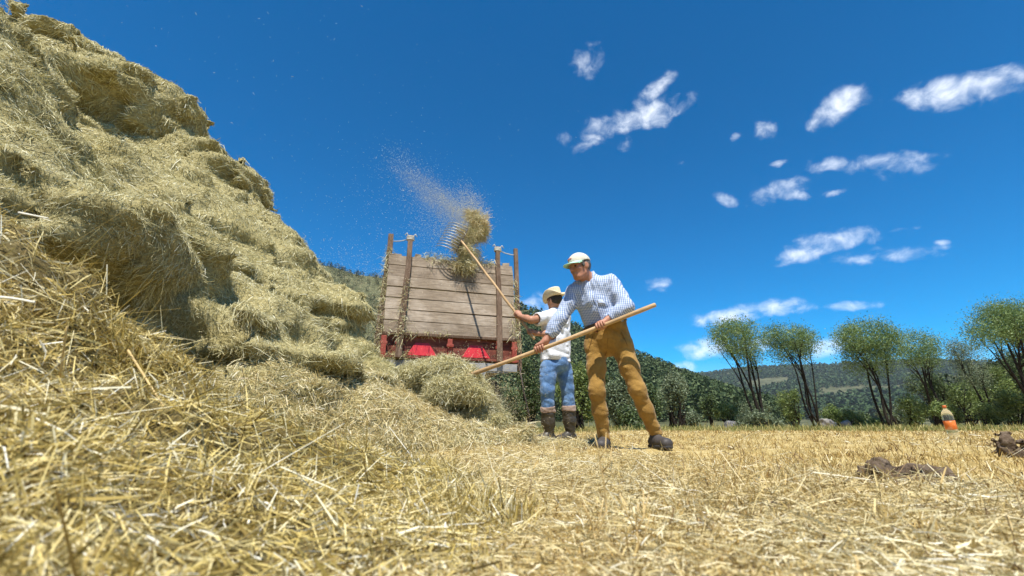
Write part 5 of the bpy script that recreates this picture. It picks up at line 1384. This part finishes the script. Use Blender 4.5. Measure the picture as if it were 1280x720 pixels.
TEE = cloth_mat('white cotton', [(.3, (.64,.65,.68)), (.7, (.74,.74,.75))], 8, wr=.5)
g = SDF(*box_of([Lsh,Rsh,Lel,pel,nkb,Lhip,Rhip], .17), .009)
for sh, hp in ((Lsh, Lhip), (Rsh, Rhip)): g.cap(sh*.70+nkb*.30-V(0, 0, .06), hp*.70+pel*.30+V(0, 0, .04), .108, .118, k=.07)
g.cap(nkb-V(0, 0, .075), pel+V(0, 0, .03), .105, .13, k=.07)
for sh in (Lsh, Rsh): g.cap(nkb-V(0, 0, .03), sh, .066, .078, k=.05)
for sh, el in ((Lsh, Lel), (Rsh, Rel)): e = sh*.30+el*.70; g.path([sh, e], [.082, .078], k=.03, flat=True)
for sh, el in ((Lsh, Lel), (Rsh, Rel)): dd = nrm(el-sh); g.cap(sh*.36+el*.64, el+dd*.1, .060, .060, k=.0, op='sub')
g.cap(nkb-V(0, 0, .04), nkb+(hc-nkb)*.9, .060, .060, k=.0, op='sub')
g.plane_cut(P(695, 452, 5.48), V(.0, 0, -1))
g.ripple(lambda p: wrinkles(601, .009, 7, (1, 1, 1.3))(p)+wrinkles(607, .0035, 17, (1, 1, .8))(p), .06)
tee = g.build('tee_shirt', TEE, man2, 1)
DENIM = cloth_mat('washed blue denim', [(.25, (.045,.10,.22)), (.5, (.095,.19,.36)), (.75, (.23,.35,.52))], 9, wr=.5, stretch=(1, 1, .6)); CUFF = cloth_mat('turned up cuff', [(.3, (.25,.17,.13)), (.7, (.38,.28,.22))], 12)
g = SDF(*box_of([Lhip,Rhip,Lkn,Rkn,Lan,Ran,wst], .17), .009)
g.cap(wst-V(0, 0, .03), pel, .122, .135, k=.06); g.cap(pel+nrm(V(.86,-.46,0))*.05-V(0,0,.02), pel-V(0,0,.05), .10, .10, k=.05)
cuffs = []
for hp, kn, an in ((Lhip, Lkn, Lan), (Rhip, Rkn, Ran)):
    e = kn*.58+an*.42; g.path([hp, hp*.5+kn*.5, kn, e], [.104, .092, .078, .078], k=.04, flat=True); cuffs.append((e, nrm(an-kn)))
g.plane_cut(pel+V(0, 0, .10), V(0, 0, 1)); g.ripple(lambda p: wrinkles(611, .0060, 8, (.9, .9, 1.7))(p)+wrinkles(617, .0025, 22, (1, 1, 1.8))(p), .05)
jeans = g.build('jeans', DENIM, man2, 1)
for e, dn in cuffs:
    q = SDF(e-.16, e+.16, .008); q.cap(e-dn*.015, e+dn*.045, .086, .087, k=0, flat=True); q.plane_cut(e-dn*.02, -dn); q.ripple(wrinkles(621, .006, 14), .04); q.build('cuff', CUFF, jeans, 1)
BOOT = mat_noise('muddy rubber boots', [(.3, (.028,.024,.018)), (.6, (.055,.045,.032)), (.8, (.14,.11,.075))], 9, .45, .2, 40, 5, spec=.45)
for an, kn, td in ((Lan, Lkn, V(-.75, -.45, 0)), (Ran, Rkn, V(-.5, -.3, 0))):
    td = nrm(td); z0 = .02; topb = kn*.56+an*.44; c = V(an[0], an[1], z0)
    q = SDF(*box_of([an, topb, c+td*.24, c-td*.1], .12), .0075)
    q.path([an+V(0, 0, -.02), an*.5+topb*.5, topb], [.056, .076, .080], k=.03, flat=True)
    q.path([c-td*.045+V(0,0,.05), c+td*.07+V(0,0,.05), c+td*.17+V(0,0,.042)], [.046,.050,.044], k=.04)
    q.plane_cut(c+V(0, 0, .002), V(0, 0, -1)); q.ripple(wrinkles(631, .005, 13, (1, 1, 2)), .04); q.build('rubber_boot', BOOT, man2, 1)
for sx in (-1, 1):
    g = SDF(LH(sx*.03, .085, .004)-.03, LH(sx*.03, .085, .004)+.03, .003); g.ell(LH(sx*.031, .0775, .003), (.0115,.0095,.0085), Bh, k=0); g.build('eye', EYE, man2, 1)
g = SDF(hc-.16, hc+.16, .006); g.ell(LH(0, -.016, .022), (.080, .096, .096), Bh, k=0); g.plane_cut(LH(0, .04, 0), Bh@V(0, 1, 0)); g.plane_cut(LH(0, 0, -.055), Bh@V(0, .2, -1)); g.ripple(lambda p: .004*fbm(p*60, 2, 651), .03); g.build('hair', mat_noise('dark hair', [(.3, (.015,.012,.01)), (.7, (.05,.04,.03))], 60, .6, .5, 140, 3), man2, 1)
# straw hat: pinched crown, brim curled up at the sides
STRW = mat_noise('hat straw', [(.3, (.58,.47,.29)), (.7, (.76,.67,.47))], 45, .75, .6, 160, 4, bump_d=.004)
hat = MB(); Bt = Bh@np.array(Matrix.Rotation(-.10, 3, 'X')); HT = lambda x, y, z: LH(0, -.005, .040)+Bt@V(x, y, z)
def sheet(fn, nu, nv, th):
    vs, fs = [], []
    for k in (0, 1):
        for i in range(nu):
            for j in range(nv): vs.append(fn(2*math.pi*i/nu, j/(nv-1), k*th))
    n_ = nu*nv
    for i in range(nu):
        i2 = (i+1) % nu
        for j in range(nv-1): fs += [(i*nv+j, i*nv+j+1, i2*nv+j+1, i2*nv+j), (n_+i2*nv+j, n_+i2*nv+j+1, n_+i*nv+j+1, n_+i*nv+j)]
        fs += [(i*nv, i2*nv, n_+i2*nv, n_+i*nv), (i*nv+nv-1, n_+i*nv+nv-1, n_+i2*nv+nv-1, i2*nv+nv-1)]
    return vs, fs
def brim_f(a, t, th):
    rx, ry = .086+.062*t, .106+.062*t; x_, y_ = rx*math.cos(a), ry*math.sin(a)
    lift = .085*t**1.7*abs(math.cos(a))**1.6-.018*t*abs(math.sin(a))+.006*math.sin(3*a+1)*t
    return HT(x_*(1-.22*t*abs(math.cos(a))), y_, lift-th)
def crown_f(a, t, th):
    s = 1-.16*t; r = 1.0 if t < .8 else max(.02, 1-((t-.8)/.2)**2)
    zz = .115*min(1, t/.8)+.012*(r < 1)*(1-r)-.035*(1-r)*1.0
    rx, ry = (.087*s-th)*r, (.107*s-th)*r
    pinch = 1-.22*max(0, math.sin(a))*min(1, t*1.2)
    return HT(rx*math.cos(a)*pinch, ry*math.sin(a), zz-(th if t > .7 else 0)-.002)
hat.add(*sheet(brim_f, 40, 7, .004)); hatc = MB(); hatc.add(*sheet(crown_f, 40, 12, .004))
straw_hat = hatc.build('straw_hat', STRW, man2, smooth=True); hat.build('hat_brim', STRW, straw_hat, smooth=True)
band = MB(); band.add(*sheet(lambda a, t, th: HT((.0895-.002*t-th)*math.cos(a), (.1095-.002*t-th)*math.sin(a), .003+.022*t), 40, 3, .003)); band.build('hat_band', mat_plain('tan hat band', (.28,.17,.09), .7), straw_hat, smooth=True)
